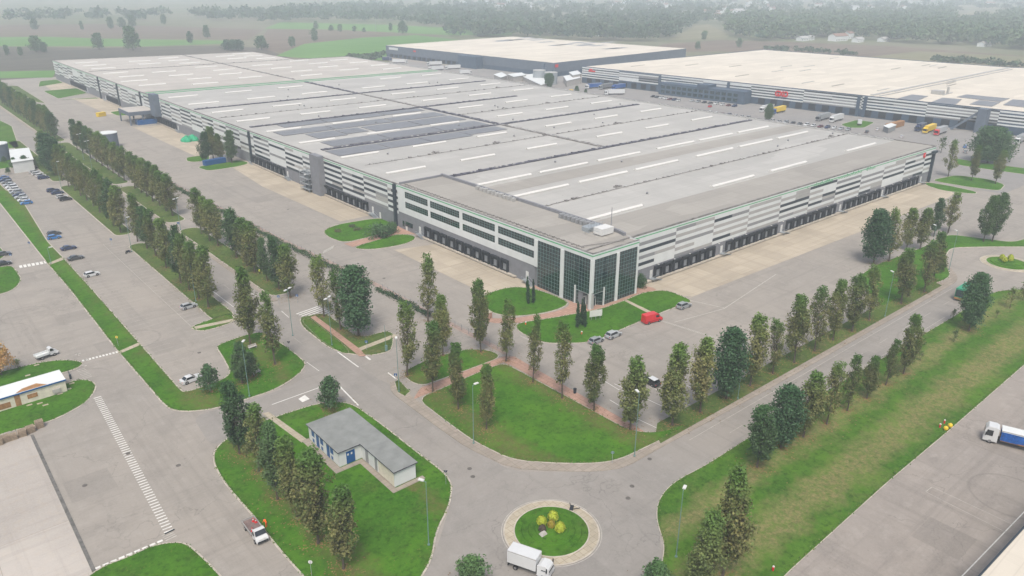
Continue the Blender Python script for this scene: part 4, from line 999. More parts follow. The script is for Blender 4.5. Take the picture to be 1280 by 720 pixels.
row([(151, 291, 15.8, 0, 1.2), (143, 283, 16.6, 2, 1.2, 'horn'), (134, 274, 15.6, 0, 1.1), (125, 266, 15.8, 0, 1.1), (117, 258, 15.2, 0, 1.1), (109, 251, 15.4, 1, 1.1), (101, 245, 14.8, 1, 1.1), (94, 239, 15.0, 0, 1.1), (86, 233.5, 15.6, 1, 1.1), (78, 226, 15.0, 0, 1.1), (70, 219, 15.8, 2, 1.5, 'dense'), (64, 212, 15.6, 2, 1.3, 'dense'), (58, 206, 15.0, 0, 1.3)],
    "hornbeams between car park and avenue, far block", "of the far block between parked cars and avenue")
n1 = [(448.6, 420, 17.2, 2, 1.2, 'dense'), (426, 413, 15.5, 0, 1.15), (405.3, 396, 16.2, 0, 1.2), (363, 372, 14.8, 0, 1.2), (349, 362, 15.4, 2, 1.1, 'horn'), (334.6, 352, 12.8, 2, .9, 'horn'), (319, 341, 15.2, 1, 1.3), (309, 333, 14.6, 0, 1.2), (296, 322.5, 15.6, 2, 1.3, 'horn'), (273, 308, 15.4, 0, 1.2), (262.5, 302, 14.8, 0, 1.1), (252, 292.5, 15.6, 0, 1.2)]
row(n1, "hornbeams along the avenue verge, near block", "from the zebra crossing on the avenue's hall side")
n2 = [(216, 270, 15.5, 1, 1.3), (208, 264, 15, 0, 1.2), (200, 257.5, 15.2, 0, 1.2), (191, 252, 15.4, 1, 1.2), (184, 246, 15, 0, 1.2), (177, 241, 14.6, 1, 1.2), (169, 236, 14.8, 0, 1.2), (155.6, 226, 14.4, 0, 1.4), (149, 221.5, 15, 1, 1.3), (142, 217, 15.2, 0, 1.2), (135.6, 213, 14.8, 1, 1.3), (128, 208, 15.6, 1, 1.3), (121, 203, 15.6, 0, 1.3), (114, 199, 15.2, 2, 1.3, 'horn'), (104, 192, 15.2, 0, 1.3), (97, 188, 15, 2, 1.1, 'horn')]
row(n2, "hornbeams along the avenue verge, far block", "of the avenue's hall side beyond the paved crossing")
kt = [(2, 1.4), (0, 1.2), (1, 1.1), (0, 1.3), (2, 1.2), (0, 1.2), (2, 1.4), (0, 1.3), (0, 1.2), (2, 1.2), (0, 1.3), (0, 1.2), (2, 1.3), (0, 1.2), (0, 1.2), (2, 1.2), (0, 1.2), (0, 1.2)]
row([((76.5, 462+9.4*i), None, 14.6+(i*37 % 10)*.16, a, b) for i, (a, b) in enumerate(kt)], "hornbeams along the farthest avenue", "of the farthest avenue block toward the brown fields")
tree('round', *G(1234, 204), 16.5, "largest round dark green tree before the second hall", None, .2, .7, .85, "round_tree")
tree('round', *G(1130, 190.5), 11, "round green tree", None, .2, .5, .8, "round_tree") if False else None
for px, py, H, d in ((1262, 203, 8, "thin sapling near the big round tree at the lot"), (1176, 191, 8, "thin sapling behind the warehouse corner"), (1243, 200, 5, "thin sapling")):
    if d.endswith("sapling"): continue
    tree('sap', *G(px, py), H, d, None, .3, .6, 1.4, "sapling")
tree('horn', *G(1229, 302.5), 15.4, "left-leaning", None, .05, .7, 1.15, "dark_tree")['label'] = "dark green tree of a close pair nearer the warehouse, before the small roundabout"
tree('horn', *G(1240, 302), 16.2, "x", None, .05, .7, 1.15, "dark_tree")['label'] = "dark green tree of a close pair farther from the warehouse, before the small roundabout"
g = "trees around the blue container"
for i, (px, py, H, tn, d) in enumerate(((258.5, 205, 14.6, 2, "dark green tree in front of the blue container"), (267, 200, 15.5, 0, "tallest olive tree behind the blue container"), (276, 201, 12.5, 0, "shortest olive tree by the blue container"), (290, 204, 15, 2, "dark green tree nearest the wall by the blue container"))):
    br, dk = tint(tn); tree('horn', *G(px, py), H, d, g, br, dk, 1.35, "hornbeam_tree")
g = "young plants on the wide grass"
for px, py, H, d in ((1190.5, 401, 3.0, "sparse sapling nearest the road on the wide grass"), (1192, 428, 3.2, "lone sapling standing in the middle of wide grass"), (1245, 398, 2.2, "dark stubby bush with a stake on the wide grass"), (1262, 386, 6, "tall thin bronze sapling on the grass near the junction"), (1150, 452, 2.6, "small sapling beside the last hornbeam on wide grass"), (1278, 376, 5.5, "thin bronze sapling beyond the tall one near the junction")):
    tree('sap', *G(px, py), H, d, g, .8, .3, 1.3, "sapling")
g = "cypresses in front of the office"
for i, (px, py, H, d) in enumerate(((660.5, 380, 7.0, "left-leaning cypress of the pair near the dock stair"), (667, 379.5, 6.2, "shorter cypress of the pair near the dock stair"), (722, 410, 6.4, "cypress nearest the pink path of the three"), (728, 407, 6.6, "middle cypress of the three beside the white board"), (731.5, 409.5, 5.8, "cypress nearest the white board of the three"))):
    tree('cyp', *G(px, py), H*1.12, d.replace("left-leaning", "taller"), g, .0, .3, .82, "cypress")
tree('bush', *G(474, 297), 4.6, "round dark green tree on the brick path at the side entrance", None, .1, .6, .95, "round_tree")
tree('bush', *G(489, 291), 3.6, "lower round bush beside the dark tree at the side entrance", None, .1, .3, .8, "bush")
g = "low shrubs on the entrance lawn"
for px, py, d in ((422, 290, "low reddish shrub on the point of the entrance lawn"), (440, 284, "reddish shrub beside a white stone on entrance lawn"), (447, 288, "low shrub nearest the brick path on entrance lawn")):
    tree('bush', *G(px, py), 1.0, d, g, .9, 0, 1.6, "shrub")
tree('bush', *G(801, 360), 4.0, "dark bush at the foot of the glass office's dock side", None, .1, .6, .5, "bush")
tree('autumn', *G(2, 469), 8.6, "orange-yellow autumn tree beside the long shed", None, 1, 0, .95, "autumn_tree")
tree('sap', *G(23, 463), 2.6, "bare thin shrub beside the orange tree", None, 1, 0, 1.8, "sapling")
for i, (px, py, H, dk, d) in enumerate(((19, 213, 5.5, .7, "dark tree beside the car at the white building"), (33, 212, 6.2, .8, "bushy dark tree behind the parked cars' end"), (11, 218, 3, .3, "small dark bush before the white building"), (6, 204, 3, .4, "low bush at the grey round building"))):
    tree('small', *G(px, py), H, d, "trees by the white building", .2, dk, 1.1, "small_tree")
# yellow-green shrubs of the roundabouts
def ball(x, y, z, r, key, label, group, name="round_shrub"):
    g = np.random.default_rng(int(x*10+y)); n = 420; u = g.normal(size=(n, 3)); u /= np.linalg.norm(u, axis=1)[:, None]; u[:, 2] = np.abs(u[:, 2])*1.5-.5
    me = leaf_mesh("shrub", np.array([0, 0, r])+u*r*g.uniform(.82, 1.04, n)[:, None], .2*r+.06, np.ones(n)*.5, g.random(n), M[key], 1.5, 3)
    mb = MB(); mb.cyl(0, 0, 0, r*.4, r*.3, 10, 0, r*.8); mb.cyl(0, 0, r*.4, r*1.3, r*.8, 12, 0, r*.75); mb.cyl(0, 0, r*1.3, r*1.75, r*.75, 12, 0, r*.25)
    t = thing(name, label, "shrub", (x, y, z), 0, group); link("foliage", me, t); mb.build("core", M[key], t); return t
g = "clipped shrubs on the near roundabout"
for px, py, r_, k, d in ((677, 656, .95, 'lime', "lime yellow clipped shrub, farthest left on the near roundabout"), (691, 650, 1.0, 'lime', "lime yellow clipped shrub at the back of the near roundabout"), (689, 659, .75, 'must', "mustard shrub amid lime balls on the near roundabout"), (700, 664, 1.0, 'lime', "brightest lime ball nearest the van side of the roundabout"), (678, 664, .7, 'bark', "small brown shrub below the lime balls on the roundabout")):
    ball(*G(px, py, .7), .68, r_*.88, k, d.replace("farthest left", "nearest the service road"), g)
mb = MB(); mb.add([(-.6,-.4,0),(.6,-.4,0),(.7,.4,0),(-.5,.5,0),(-.3,-.2,.5),(.35,-.2,.45),(.3,.2,.55),(-.3,.25,.4)], [(3,2,1,0),(4,5,6,7),(0,1,5,4),(1,2,6,5),(2,3,7,6),(3,0,4,7)])
x, y = G(679, 668, .7); o = mb.build("rock", M['stone']); o.location = (x, y, .72); o['label'] = "pale rock below the brown shrub on the near roundabout"; o['category'] = "rock"
g = "clipped shrubs on the far roundabout"
for dx, dy, d in ((-1.2, .6, "lime shrub at the side of the far roundabout"), (.2, 1.6, "lime shrub at the back of the far roundabout"), (.4, -.2, "lime shrub in the middle of the far roundabout"), (1.8, .2, "lime shrub nearest the frame's edge on the far roundabout")):
    ball(256.5+dx*1.2, 68.5+dy*1.2, .75, .85, 'lime', d.replace("nearest the frame's edge", "farthest along"), g)
# hedge along the yard fence
def hedge(name, pts, wd, h, label):
    g = np.random.default_rng(len(pts)+int(h*10)); out = []
    for a, b in zip(pts, pts[1:]):
        a = np.array(a); b = np.array(b); L = np.linalg.norm(b-a); n = int(L*55); t = g.random(n); d = (b-a)/L; nn = np.array([-d[1], d[0]])
        xy = a+(b-a)*t[:, None]+nn*(g.normal(size=n)*wd*.28)[:, None]
        hh = h*(.75+.3*np.sin(t*L*.7+a[1])+.15*g.random(n)); out.append(np.column_stack([xy, g.random(n)**.6*hh]))
    pos = np.concatenate(out); me = leaf_mesh(name, pos, .38, np.clip(pos[:, 2]/h, 0, 1)*.7, g.random(len(pos)), M['hedge'], 0, 5)
    o = link(name, me, label=label, cat="hedge"); o.color = (.15, .3, 0, 1); return o
hedge("hedge", [(82.0, 440), (90.2, 381), (92, 301), (94, 232), (97.6, 176)], 1.9, 1.5, "long low green hedge between the avenue parking and the hall yard")
hedge("hedge", [(97.8, 172.5), (98.6, 158), (98.8, 148)], 1.9, 1.2, "short low hedge end with the fence, close to the tall hornbeam")
def fence(pts, label, step=2.6, h=1.5):
    t = thing("wire_fence", label, "fence", (pts[0][0], pts[0][1], 0)); x0, y0 = pts[0]
    mb = MB()
    for a, b in zip(pts, pts[1:]):
        for z in (.4, .8, 1.2, h): mb.tube((a[0]-x0, a[1]-y0, z), (b[0]-x0, b[1]-y0, z), .015, 4)
    mb.build("wire", M['steel'], t); mb = MB(); 
    for a, b in zip(pts, pts[1:]):
        L = math.hypot(b[0]-a[0], b[1]-a[1]); k = int(L/step)
        for i in range(k):
            p = (a[0]+(b[0]-a[0])*i/k-x0, a[1]+(b[1]-a[1])*i/k-y0); mb.box(p[0]-.04, p[1]-.04, 0, p[0]+.04, p[1]+.04, h+.1)
    o = mb.build("post", M['cmg'], t); o['kind'] = 'stuff'
fence([(83.2, 440), (91.6, 381), (93.4, 301), (95.6, 232), (99.0, 176)], "thin wire fence running along the long hedge's yard side")
fence([(99.2, 172), (99.8, 150), (100.6, 118)], "thin wire fence beside the short hedge end")

# ================================================================== lamps, signs
def lamp(x, y, h, label, group, double=False, rot=0.):
    t = thing("street_lamp", label, "street lamp", (x, y, .1), rot, group)
    mb = MB(); mb.tube((0, 0, 0), (0, 0, h), .085, 8, 0, .045); mb.cyl(0, 0, 0, .25, .2, 10); mb.build("pole", M['lampgrn'], t)
    for s in ((1, -1) if double else (1,)):
        a = MB(); a.tube((0, 0, h-.1), (s*.75, 0, h+.05), .045, 6); a.build("arm", M['lampgrn'], t)
        b = MB(); b.box(s*.35 if s > 0 else -1.25, -.22, h+.0, 1.25 if s > 0 else -.35, .22, h+.16, 0); b.box(.45 if s > 0 else -1.15, -.17, h-.03, 1.15 if s > 0 else -.45, .17, h, 1)
        b.build("lamp_head", [M['white_p'], M['lamp']], t)
gl = "street lamps"
for px, py, h, d, dbl, rt in ((592, 555, 12.3, "green-grey street lamp on the big corner lawn's edge", False, 0), (536, 682, 11.6, "street lamp on the service building lawn near the roundabout", False, 2), (845, 697, 12, "street lamp on the wide grass beside the two hornbeams", False, .4),
        (793, 571, 13, "street lamp at the lawn corner beside the kerbed road", False, 1.2), (312, 496, 12.2, "tall street lamp on the curved lawn at the car park", False, .8), (415, 432, 12, "two-headed street lamp on the avenue's junction verge", True, .5), (499, 490, 12, "street lamp on the lawn tip with a blue sign", False, 1),
        (226, 288, 11, "two-headed street lamp by the paved avenue crossing", True, .5), (245, 377, 12, "street lamp among the near hornbeams by the silver car", False, .4), (366, 420, 12, "two-headed lamp standing among the avenue hornbeams", True, .5), (922, 499, 12, "street lamp between the dark tree and the fourth hornbeam", False, 1), (1106, 396, 12, "street lamp half way along the kerbed road verge", False, 1),
        (1186, 338, 12, "street lamp at the small roundabout's kerb", False, 1), (1160, 330, 12, "street lamp on the grass wedge beyond the road", False, 1), (78, 240, 12, "single lamp near the parked cars' avenue end", False, .3), (115, 210, 12, "two-headed lamp on the far avenue behind the car park", True, .5), (105, 200, 12, "farthest two-headed lamp on the avenue", True, .5), (165, 315, 11, "street lamp beside the car park's entry gap", False, .3), (64, 330, 5, "short lamp on the green strip by the upper crossing", False, 0)):
    x, y = G(px, py); lamp(x, y, h, d, gl, dbl, rt)
def sign(px, py, h, shape, key, label, rot=0., w_=.6):
    x, y = G(px, py); t = thing("road_sign", label, "road sign", (x, y, .1), rot, "road signs")
    mb = MB(); mb.tube((0, 0, 0), (0, 0, h), .035, 6); mb.build("post", M['steel'], t)
    mb = MB()
    if shape == 'sq': mb.box(-w_/2, .03, h-w_, w_/2, .06, h)
    elif shape == 'tri': mb.add([(-w_*.6, .03, h), (w_*.6, .03, h), (0, .03, h-w_), (-w_*.6, .06, h), (w_*.6, .06, h), (0, .06, h-w_)], [(0,1,2), (5,4,3), (0,3,4,1), (1,4,5,2), (2,5,3,0)])
    else: mb.tube((0, .03, h-w_/2), (0, .06, h-w_/2), w_/2, 20)
    if key == 'blue' and shape == 'sq':
        mb.add([(-.16, -.0, h-w_+.1), (.16, 0, h-w_+.1), (0, 0, h-.12)], [(0, 1, 2)], 1); mb.add([(-.16, .07, h-w_+.1), (.16, .07, h-w_+.1), (0, .07, h-.12)], [(2, 1, 0)], 1)
    mb.build("panel", [M[key], M['white_p']], t)
RS = -YAW
for px, py, h, sh, k, d in ((495, 481, 2.6, 'sq', 'blue', "blue crossing sign at the lawn tip lamp"), (458.5, 438, 2.4, 'sq', 'blue', "blue crossing sign beside the pale path stub"), (349, 381, 2.6, 'sq', 'blue', "blue crossing sign beside the zebra crossing"), (372, 379, 2.4, 'sq', 'blue', "blue crossing sign behind the zebra crossing"),
        (557.5, 606, 2.8, 'tri', 'navy', "dark back of a yield sign at the service lawn kerb"), (362, 439, 2.4, 'tri', 'navy', "dark green backed sign at the avenue kerb"), (38, 312, 2.5, 'sq', 'blue', "blue sign on the road before the green strip"), (15, 327, 2.4, 'sq', 'blue', "blue sign beside the upper crossing"),
        (140, 307, 2.3, 'sq', 'blue', "blue sign at the car park's entry gap"), (148, 433, 2.6, 'round', 'ylw', "round orange-faced sign on the green strip"), (390, 722, 3.0, 'round', 'white_p', "round white sign at the lawn's near tip"), (224, 288, 2.8, 'sq', 'blue', "large blue sign on the lamp by the paved crossing"), (452, 350, 2.4, 'round', 'blue', "round blue sign at the yard side of the hedge"),
        (765, 580, 2.6, 'round', 'lampgrn', "green-backed sign on the corner lawn's kerb"), (556, 0, 0, 0, 0, 0)):
    if not h: continue
    sign(px, py, h, sh, k, d, RS if sh != 'round' else RS, .75 if d.startswith("large") else .62)
# notice board on the office lawn
x, y = G(744.5, 400); t = thing("notice_board", "blank white notice board on posts by three cypresses", "notice board", (x, y, .13), -.38)
mb = MB(); mb.box(-1.7, -.04, .9, 1.7, .04, 2.6); mb.build("panel", M['white_p'], t)
for k in (-1.2, 0, 1.2): mb = MB(); mb.box(k-.05, -.05, 0, k+.05, .05, .9); mb.build("post", M['steel'], t)
# utility posts in pale green by the corner kerb and bins
for px, py, h, d in ((483, 439, 2.6, "pale green metering pillar by the corner verge kerb"),):
    x, y = G(px, py); t = thing("pillar", d, "pillar", (x, y, .1)); mb = MB(); mb.box(-.25, -.2, 0, .25, .2, 1.4); mb.tube((-.1, 0, 1.4), (-.1, 0, 6.5), .05, 6); mb.build("body", M['lampgrn'], t)
for i, (px, py, d) in enumerate(((718.5, 492, "dark litter bin beside the pink path at the lot"), (1099, 347, "brown wooden box by the yard at the grass wedge"), (495.5, 374, "dark bollard in the hedge by the yard"), (402, 347, "small dark box"))):
    if i == 3: continue
    x, y = G(px, py); t = thing("litter_bin", d, "bin", (x, y, .1)); mb = MB(); mb.cyl(0, 0, .1, 1.0, .3, 14, 0, .34); mb.build("bin_body", M['cdk' if i != 1 else 'rust'], t); mb = MB(); mb.cyl(0, 0, 1.0, 1.1, .37, 14); mb.build("bin_lid", M['black'], t)
# toppled black post on the roundabout apron
x, y = G(714.5, 636); t = thing("fallen_sign", "black knocked-over sign on the near roundabout's paved rim", "fallen sign", (x, y, .15), .6)
mb = MB(); mb.box(-.7, -.3, 0, .5, .25, .25); mb.build("panel", M['black'], t); mb = MB(); mb.tube((-.5, 0, .1), (.3, -1.3, .1), .06); mb.tube((.2, .2, .1), (.9, .5, .3), .06); mb.build("post", M['black'], t)
# cones and post boxes on the lawns
def cone(x, y, z, label, group):
    t = thing("traffic_cone", label, "traffic cone", (x, y, z), 0, group); mb = MB(); mb.box(-.2, -.2, 0, .2, .2, .04); mb.cyl(0, 0, .04, .72, .15, 12, 0, .03); mb.build("cone_body", M['red'], t); mb = MB(); mb.cyl(0, 0, .3, .46, .108, 12, 0, .08); mb.build("cone_band", M['white_p'], t)
for px, py, d in ((727, 418, "orange lidded marker on the office lawn below the cypresses"), (657, 406, "orange marker at the office lawn's pointed end"),):
    x, y = G(px, py); t = thing("marker_post", d, "marker", (x, y, .13)); mb = MB(); mb.cyl(0, 0, 0, .55, .16, 10); mb.build("body", M['orange'], t); mb = MB(); mb.cyl(0, 0, .55, .7, .2, 10); mb.build("cap", M['white_p'], t)
x, y = G(612, 398); t = thing("gate_pillar", "peach brick pillar at the pink path's yard end", "pillar", (x, y, .1)); mb = MB(); mb.box(-.5, -.4, 0, .5, .4, 1.6); mb.build("body", M['pink'], t); mb = MB(); mb.box(-.58, -.48, 1.6, .58, .48, 1.72); mb.build("cap", M['path'], t)
# buoy-like yellow balls and the two hydrants on the wide grass
for px, py, k, d, cat in ((1182.5, 535, 'ylw', "yellow ball nearest the grass verge's tip beside the yard", "ball"), (1188, 531.5, 'ylw', "yellow ball nearest the parked blue lorry", "ball")):
    x, y = G(px, py, .6); me = MB()
    for i in range(6):
        a, b = -math.pi/2+math.pi*i/6, -math.pi/2+math.pi*(i+1)/6; me.cyl(0, 0, .47+.45*math.sin(a), .47+.45*math.sin(b), max(.01, .45*math.cos(a)), 18, 0, max(.01, .45*math.cos(b)), cap=False)
    o = me.build("marker_ball", M[k]); o.location = (x, y, .1); o['label'] = d; o['category'] = cat; o['group'] = "yellow balls on the grass edge"
for px, py, d in ((1180, 530, "taller red hydrant by the yellow balls"), (1174.5, 535, "shorter red hydrant by the yellow balls"), (966, 714, "red hydrant at the near end of the wide grass")):
    x, y = G(px, py); t = thing("hydrant", d, "hydrant", (x, y, .1), 0, "red hydrants"); mb = MB(); mb.cyl(0, 0, 0, .75, .14, 12); mb.box(-.25, -.1, .5, .25, .1, .65); mb.build("body", M['red'], t); mb = MB(); mb.cyl(0, 0, .75, .95, .18, 12, 0, .06); mb.build("cap", M['white_p'], t)
# benches on the curved lawn
for px, py, rt, d in ((321, 468, .3, "pale bench under the small olive tree on the curved lawn"), (316, 436, .1, "white bench beside the second tall hornbeam's trunk")):
    x, y = G(px, py); t = thing("bench", d, "bench", (x, y, .13), rt, "benches"); mb = MB(); mb.box(-1, -.25, .42, 1, .25, .5); mb.build("seat", M['stone'], t); mb = MB(); mb.box(-1, .22, .5, 1, .28, .95); mb.build("backrest", M['stone'], t)
    for k in (-.8, .8): mb = MB(); mb.box(k-.06, -.22, 0, k+.06, .22, .42); mb.build("leg", M['steel'], t)

# ================================================================== small buildings
# service building with the L-shaped roof
RP = [gz(387, 528, 3.3), gz(440, 508, 3.3), gz(524, 578, 3.3), gz(496, 592.5, 3.3), gz(453.5, 555.5, 3.3), gz(429, 566, 3.3)]
x0, x1, x2 = 49.6, 54.0, 58.7; y0, y1, y2 = 93.8, 104.9, 117.0
RP = [(x0, y2), (x2, y2), (x2, y0), (x1, y0), (x1, y1), (x0, y1)]
SB = thing("service_building", "low L-shaped white building with grey flat roof and blue doors on the lawn", "building", (x1, y1, .13))
def sbuild(mb, name, mats): o = mb.build(name, mats, SB); o.location = (-x1, -y1, -.13); return o
mb = MB(); mb.prism(inset(RP, .25), .05, 3.1); sbuild(mb, "wall", M['cw'])
mb = MB(); mb.prism(inset(RP, -.05), 3.1, 3.32, 0, 1); sbuild(mb, "roof", [M['gut'], M['roofg']])
mb = MB(); mb.sheet(inset(RP, .5), 3.335); sbuild(mb, "roof_felt", M['roofg'])
def pane(fx, z0, z1, key, name, a, b, off=.03):
    mb = MB(); fx.box(mb, a, b, 0, off, z0, z1); return sbuild(mb, name, M[key])
wA = FR((x0+.25, y2-.25), (x0+.25, y1+.25)); wB = FR((x0+.25, y1+.25), (x1-.2, y1+.25)); wC = FR((x1+.25, y1), (x1+.25, y0+.25)); wD = FR((x1+.25, y0+.25), (x2-.25, y0+.25))
for a in (1.2, 4.6, 8.4):
    pane(wA, 1.5, 2.7, 'blue', "shutter", a, a+1.1); pane(wA, .3, 1.0, 'blue', "vent_panel", a+.2, a+.9)
for a in (3.0, 7.0): pane(wA, .1, 2.6, 'blue', "door", a, a+1.1)
pane(wB, .1, 2.6, 'blue', "door", 1.4, 3.1); pane(wB, 1.8, 2.2, 'white_p', "door_window", 1.6, 1.9, .05); pane(wB, 1.8, 2.2, 'white_p', "door_window", 2.3, 2.6, .05)
pane(wC, .1, 2.8, 'cmg', "door", 1.2, 2.2); pane(wC, .1, 2.8, 'cmg', "door", 4.4, 5.2); pane(wC, .0, 3.0, 'cream', "wall_panel", 5.6, 10.6, .02)
mb = MB(); mb.sheet([(x0-1.2, y2), (x0+.2, y2), (x0+.2, y1), (x1+.2, y1), (x1+.2, y0), (x2+.9, y0), (x2+.9, y0-1.0), (x1-.9, y0-1.0), (x1-.9, y1-1.1), (x0-1.2, y1-1.1)], .16)
structure("building_apron", mb, M['side'])
# long low shed with rust streaks
s0 = gz(73, 464.5, 3.0); s1 = gz(82, 473.5, 3.0); sl = 22.0
SH = thing("shed", "long low white-roofed shed with rust-stained wall and blue eaves", "shed", (s1[0], s1[1], .13))
fr = FR((s1[0]-sl, s1[1]-.9), (s1[0], s1[1]+.0)); W_ = abs(s0[1]-s1[1])
def shb(mb, name, mats): o = mb.build(name, mats, SH); o.location = (-s1[0], -s1[1], -.13); return o
mb = MB(); fr.box(mb, .1, sl-.15, -W_+.1, -.15, .05, 2.7); shb(mb, "wall", M['cream'])
mb = MB(); a = [fr.p(0, 0, 2.75), fr.p(sl, 0, 2.75), fr.p(sl, -W_, 3.25), fr.p(0, -W_, 3.25)]; b = [fr.p(0, 0, 2.9), fr.p(sl, 0, 2.9), fr.p(sl, -W_, 3.4), fr.p(0, -W_, 3.4)]
mb.add(a+b, [(3,2,1,0),(4,5,6,7),(0,1,5,4),(1,2,6,5),(2,3,7,6),(3,0,4,7)]); shb(mb, "roof", M['cw'])
mb = MB(); fr.box(mb, -.1, sl+.05, 0.0, .08, 2.62, 2.92); shb(mb, "gutter", M['blue'])
mb = MB(); mb.add([fr.p(sl-9, -.15, 2.99), fr.p(sl-3.4, -.1, 2.98), fr.p(sl-5.0, -1.6, 3.18), fr.p(sl-7.6, -1.2, 3.11)], [(0, 1, 2, 3)])
for a, b, z0, z1 in ((sl-9.4, sl-8.4, .05, 2.6), (sl-14, sl-10.2, .4, 1.6)): fr.box(mb, a, b, -.15, -.135, z0, z1)
o = shb(mb, "rust_streak", M['rust']); o['kind'] = 'stuff'
mb = MB(); fr.box(mb, sl-17, sl-14.4, -.15, -.05, .05, 2.5); shb(mb, "door", M['blue'])
mb = MB(); fr.box(mb, sl-7.2, sl-5.4, -.15, -.08, 1.0, 1.9); shb(mb, "window", M['rust'])
mb = MB(); fr.box(mb, sl-2.8, sl-1.4, -.1, .3, .7, 1.5); shb(mb, "wall_unit", M['stone'])
mb = MB()
for px, py in ((85, 479), (90, 480), (86, 487), (75, 493), (50, 505), (37, 507), (57, 507), (35, 470), (46, 457)):
    x, y = G(px, py); mb.box(x-.5, y-.25, .13, x+.5, y+.25, .2)
structure("stepping_slabs", mb, M['path'])
# pallets and logs stacked on the concrete edge
g = "stacked wooden pallets"
for i, (px, py, hh, d) in enumerate(((50, 534, 8, "tallest pallet stack at the grass end"), (39, 540, 7, "second pallet stack from the tallest one"), (28.5, 545, 7, "third pallet stack from the tallest one"), (17, 549, 6, "fourth pallet stack from the tallest one"), (8, 552, 7, "fifth pallet stack from the tallest one"), (-1, 556, 7, "pallet stack cut by the picture's edge"))):
    x, y = G(px, py); t = thing("pallet_stack", d.replace("cut by the picture's edge", "farthest from the tallest one"), "pallets", (x, y, .07), .1*math.sin(i*2), g)
    t.scale = (1.08, 1.15, 1.1)
    for k in range(hh):
        mb = MB(); z = k*.165; o_ = .04*math.sin(k*3+i)
        for q in range(5): mb.box(-.62+o_+q*.27, -.5, z+.1, -.46+o_+q*.27, .5, z+.13)
        for q in (-.46, 0, .46): mb.box(-.62+o_, q-.05, z, .62+o_, q+.05, z+.095)
        mb.build("pallet", M['wood'], t)
# barrier between the two shed lawns
x, y = G(87, 470); t = thing("barrier", "dark lifting barrier pole on the shed's driveway", "barrier", (x, y, .05), 1.5); mb = MB(); mb.box(-1.6, -.07, .5, 1.6, .07, .64); mb.build("boom", M['cdk'], t); mb = MB(); mb.box(-1.8, -.2, 0, -1.45, .2, 1.0); mb.build("post", M['cdk'], t)
x, y = G(212, 664.5, .1); t = thing("rubber_strip", "black rubber strip lying at the end of the crossing", "strip", (x, y, .07), .1); mb = MB(); mb.box(-.75, -.12, 0, .75, .12, .08); mb.build("strip_body", M['black'], t)
# building at the bottom corner whose roof enters the frame
e0 = gz(1224, 720, 9); e1 = gz(1280, 659, 9); f = FR(e1, e0); c0 = f.p(-60, 0, 0)[:2]; c1 = f.p(60, 0, 0)[:2]; c2 = f.p(60, -60, 0)[:2]; c3 = f.p(-60, -60, 0)[:2]
BC = thing("storage_hall", "corner of a cream flat roof with a dark edge beside the yard lines", "hall", (e0[0], e0[1], 0)); off = lambda o: setattr(o, 'location', (-e0[0], -e0[1], 0))
mb = MB(); mb.prism([c0, c1, c2, c3], 0, 8.8); off(mb.build("wall", M['wallg'], BC)); mb = MB(); mb.prism(inset([c0, c1, c2, c3], .12), 8.8, 8.95); off(mb.build("roof", M['roof_w'], BC))
mb = MB(); mb.prism(strip([c0, c1], .25), 8.5, 9.05); off(mb.build("roof_edge", M['cdk'], BC))
# round grey tank and the buildings at the far left
def tank(px0, px1, py, h, label, group=None, key='steel', roofk='cw'):
    a = G(px0, py); b = G(px1, py); cx, cy = (a[0]+b[0])/2, (a[1]+b[1])/2; r_ = math.hypot(b[0]-a[0], b[1]-a[1])/2
    t = thing("tank", label, "tank", (cx, cy, 0), 0, group); mb = MB(); mb.cyl(0, 0, 0, h, r_, 40); mb.build("tank_wall", M[key], t)
    mb = MB(); mb.cyl(0, 0, h, h+.35, r_*1.02, 40); mb.cyl(0, 0, h+.35, h+.8, r_, 40, 0, r_*.2); mb.build("tank_roof", M[roofk], t)
tank(126, 148.5, 184, 7.2, "round grey water tank beside the far avenue trees", key='wallb')
tank(-14, 12, 200, 7.5, "round grey building with a flat white roof", key='wallb')
def hut(pts, z, label, cat="building", wk='cw', rk='cw', name="building", group=None, h0=0.):
    q = [G(a, b, z) for a, b in pts]; cx, cy = q[0]; t = thing(name, label, cat, (cx, cy, 0), 0, group)
    mb = MB(); mb.prism([(a-cx, b-cy) for a, b in inset(q, .3)], h0, z-.2); mb.build("wall", M[wk], t)
    mb = MB(); mb.prism([(a-cx, b-cy) for a, b in q], z-.2, z); mb.build("roof", M[rk], t); return t
hut([(11, 187), (36, 184.5), (42, 199), (14, 203)], 5, "white flat-roofed building beside the round grey one", rk='cw')
# green nets, container and skip by the long wall
x, y = G(237, 175.5); t = thing("net_heap", "heap of bright green nets by the long wall", "heap", (x, y, .05)); r = random.Random(3)
for k in range(9):
    mb = MB(); a, b = r.uniform(-5, 5), r.uniform(-3, 3); s = r.uniform(1.6, 2.6); mb.cyl(a, b, 0, 1.0, s, 9, 0, s*.9); mb.cyl(a+.2, b, 1.0, 1.5+r.random(), s*.9, 9, 0, s*.25); mb.build("bundle", M['green_p'], t, bevel=.2)
def cont(a, b, z0, w_, h, key, label, name="container", cat="container"):
    p = Vector(G(*a)); q = Vector(G(*b)); d = q-p; t = thing(name, label, cat, (p.x, p.y, z0), math.atan2(d.y, d.x))
    mb = MB(); mb.box(0, 0, .1, d.length, w_, h)
    k = .4
    while k < d.length-.3: mb.box(k, -.06, .2, k+.25, 0, h-.15); k += .6
    mb.build("box", M[key], t); mb = MB(); mb.box(-.05, -.05, h, d.length+.05, w_+.05, h+.1); mb.build("lid", M[key], t)
cont((257, 208), (283, 203.5), .1, 2.5, 2.2, 'blue', "long blue container under the trees by the wall")
cont((284, 203.5), (291, 202), .1, 2.5, 3.2, 'cmg', "grey box unit beside the blue container")
cont((124, 146.5), (133, 145), .05, 2.6, 2.4, 'ylw', "yellow skip standing alone on the far yard", "skip", "skip")

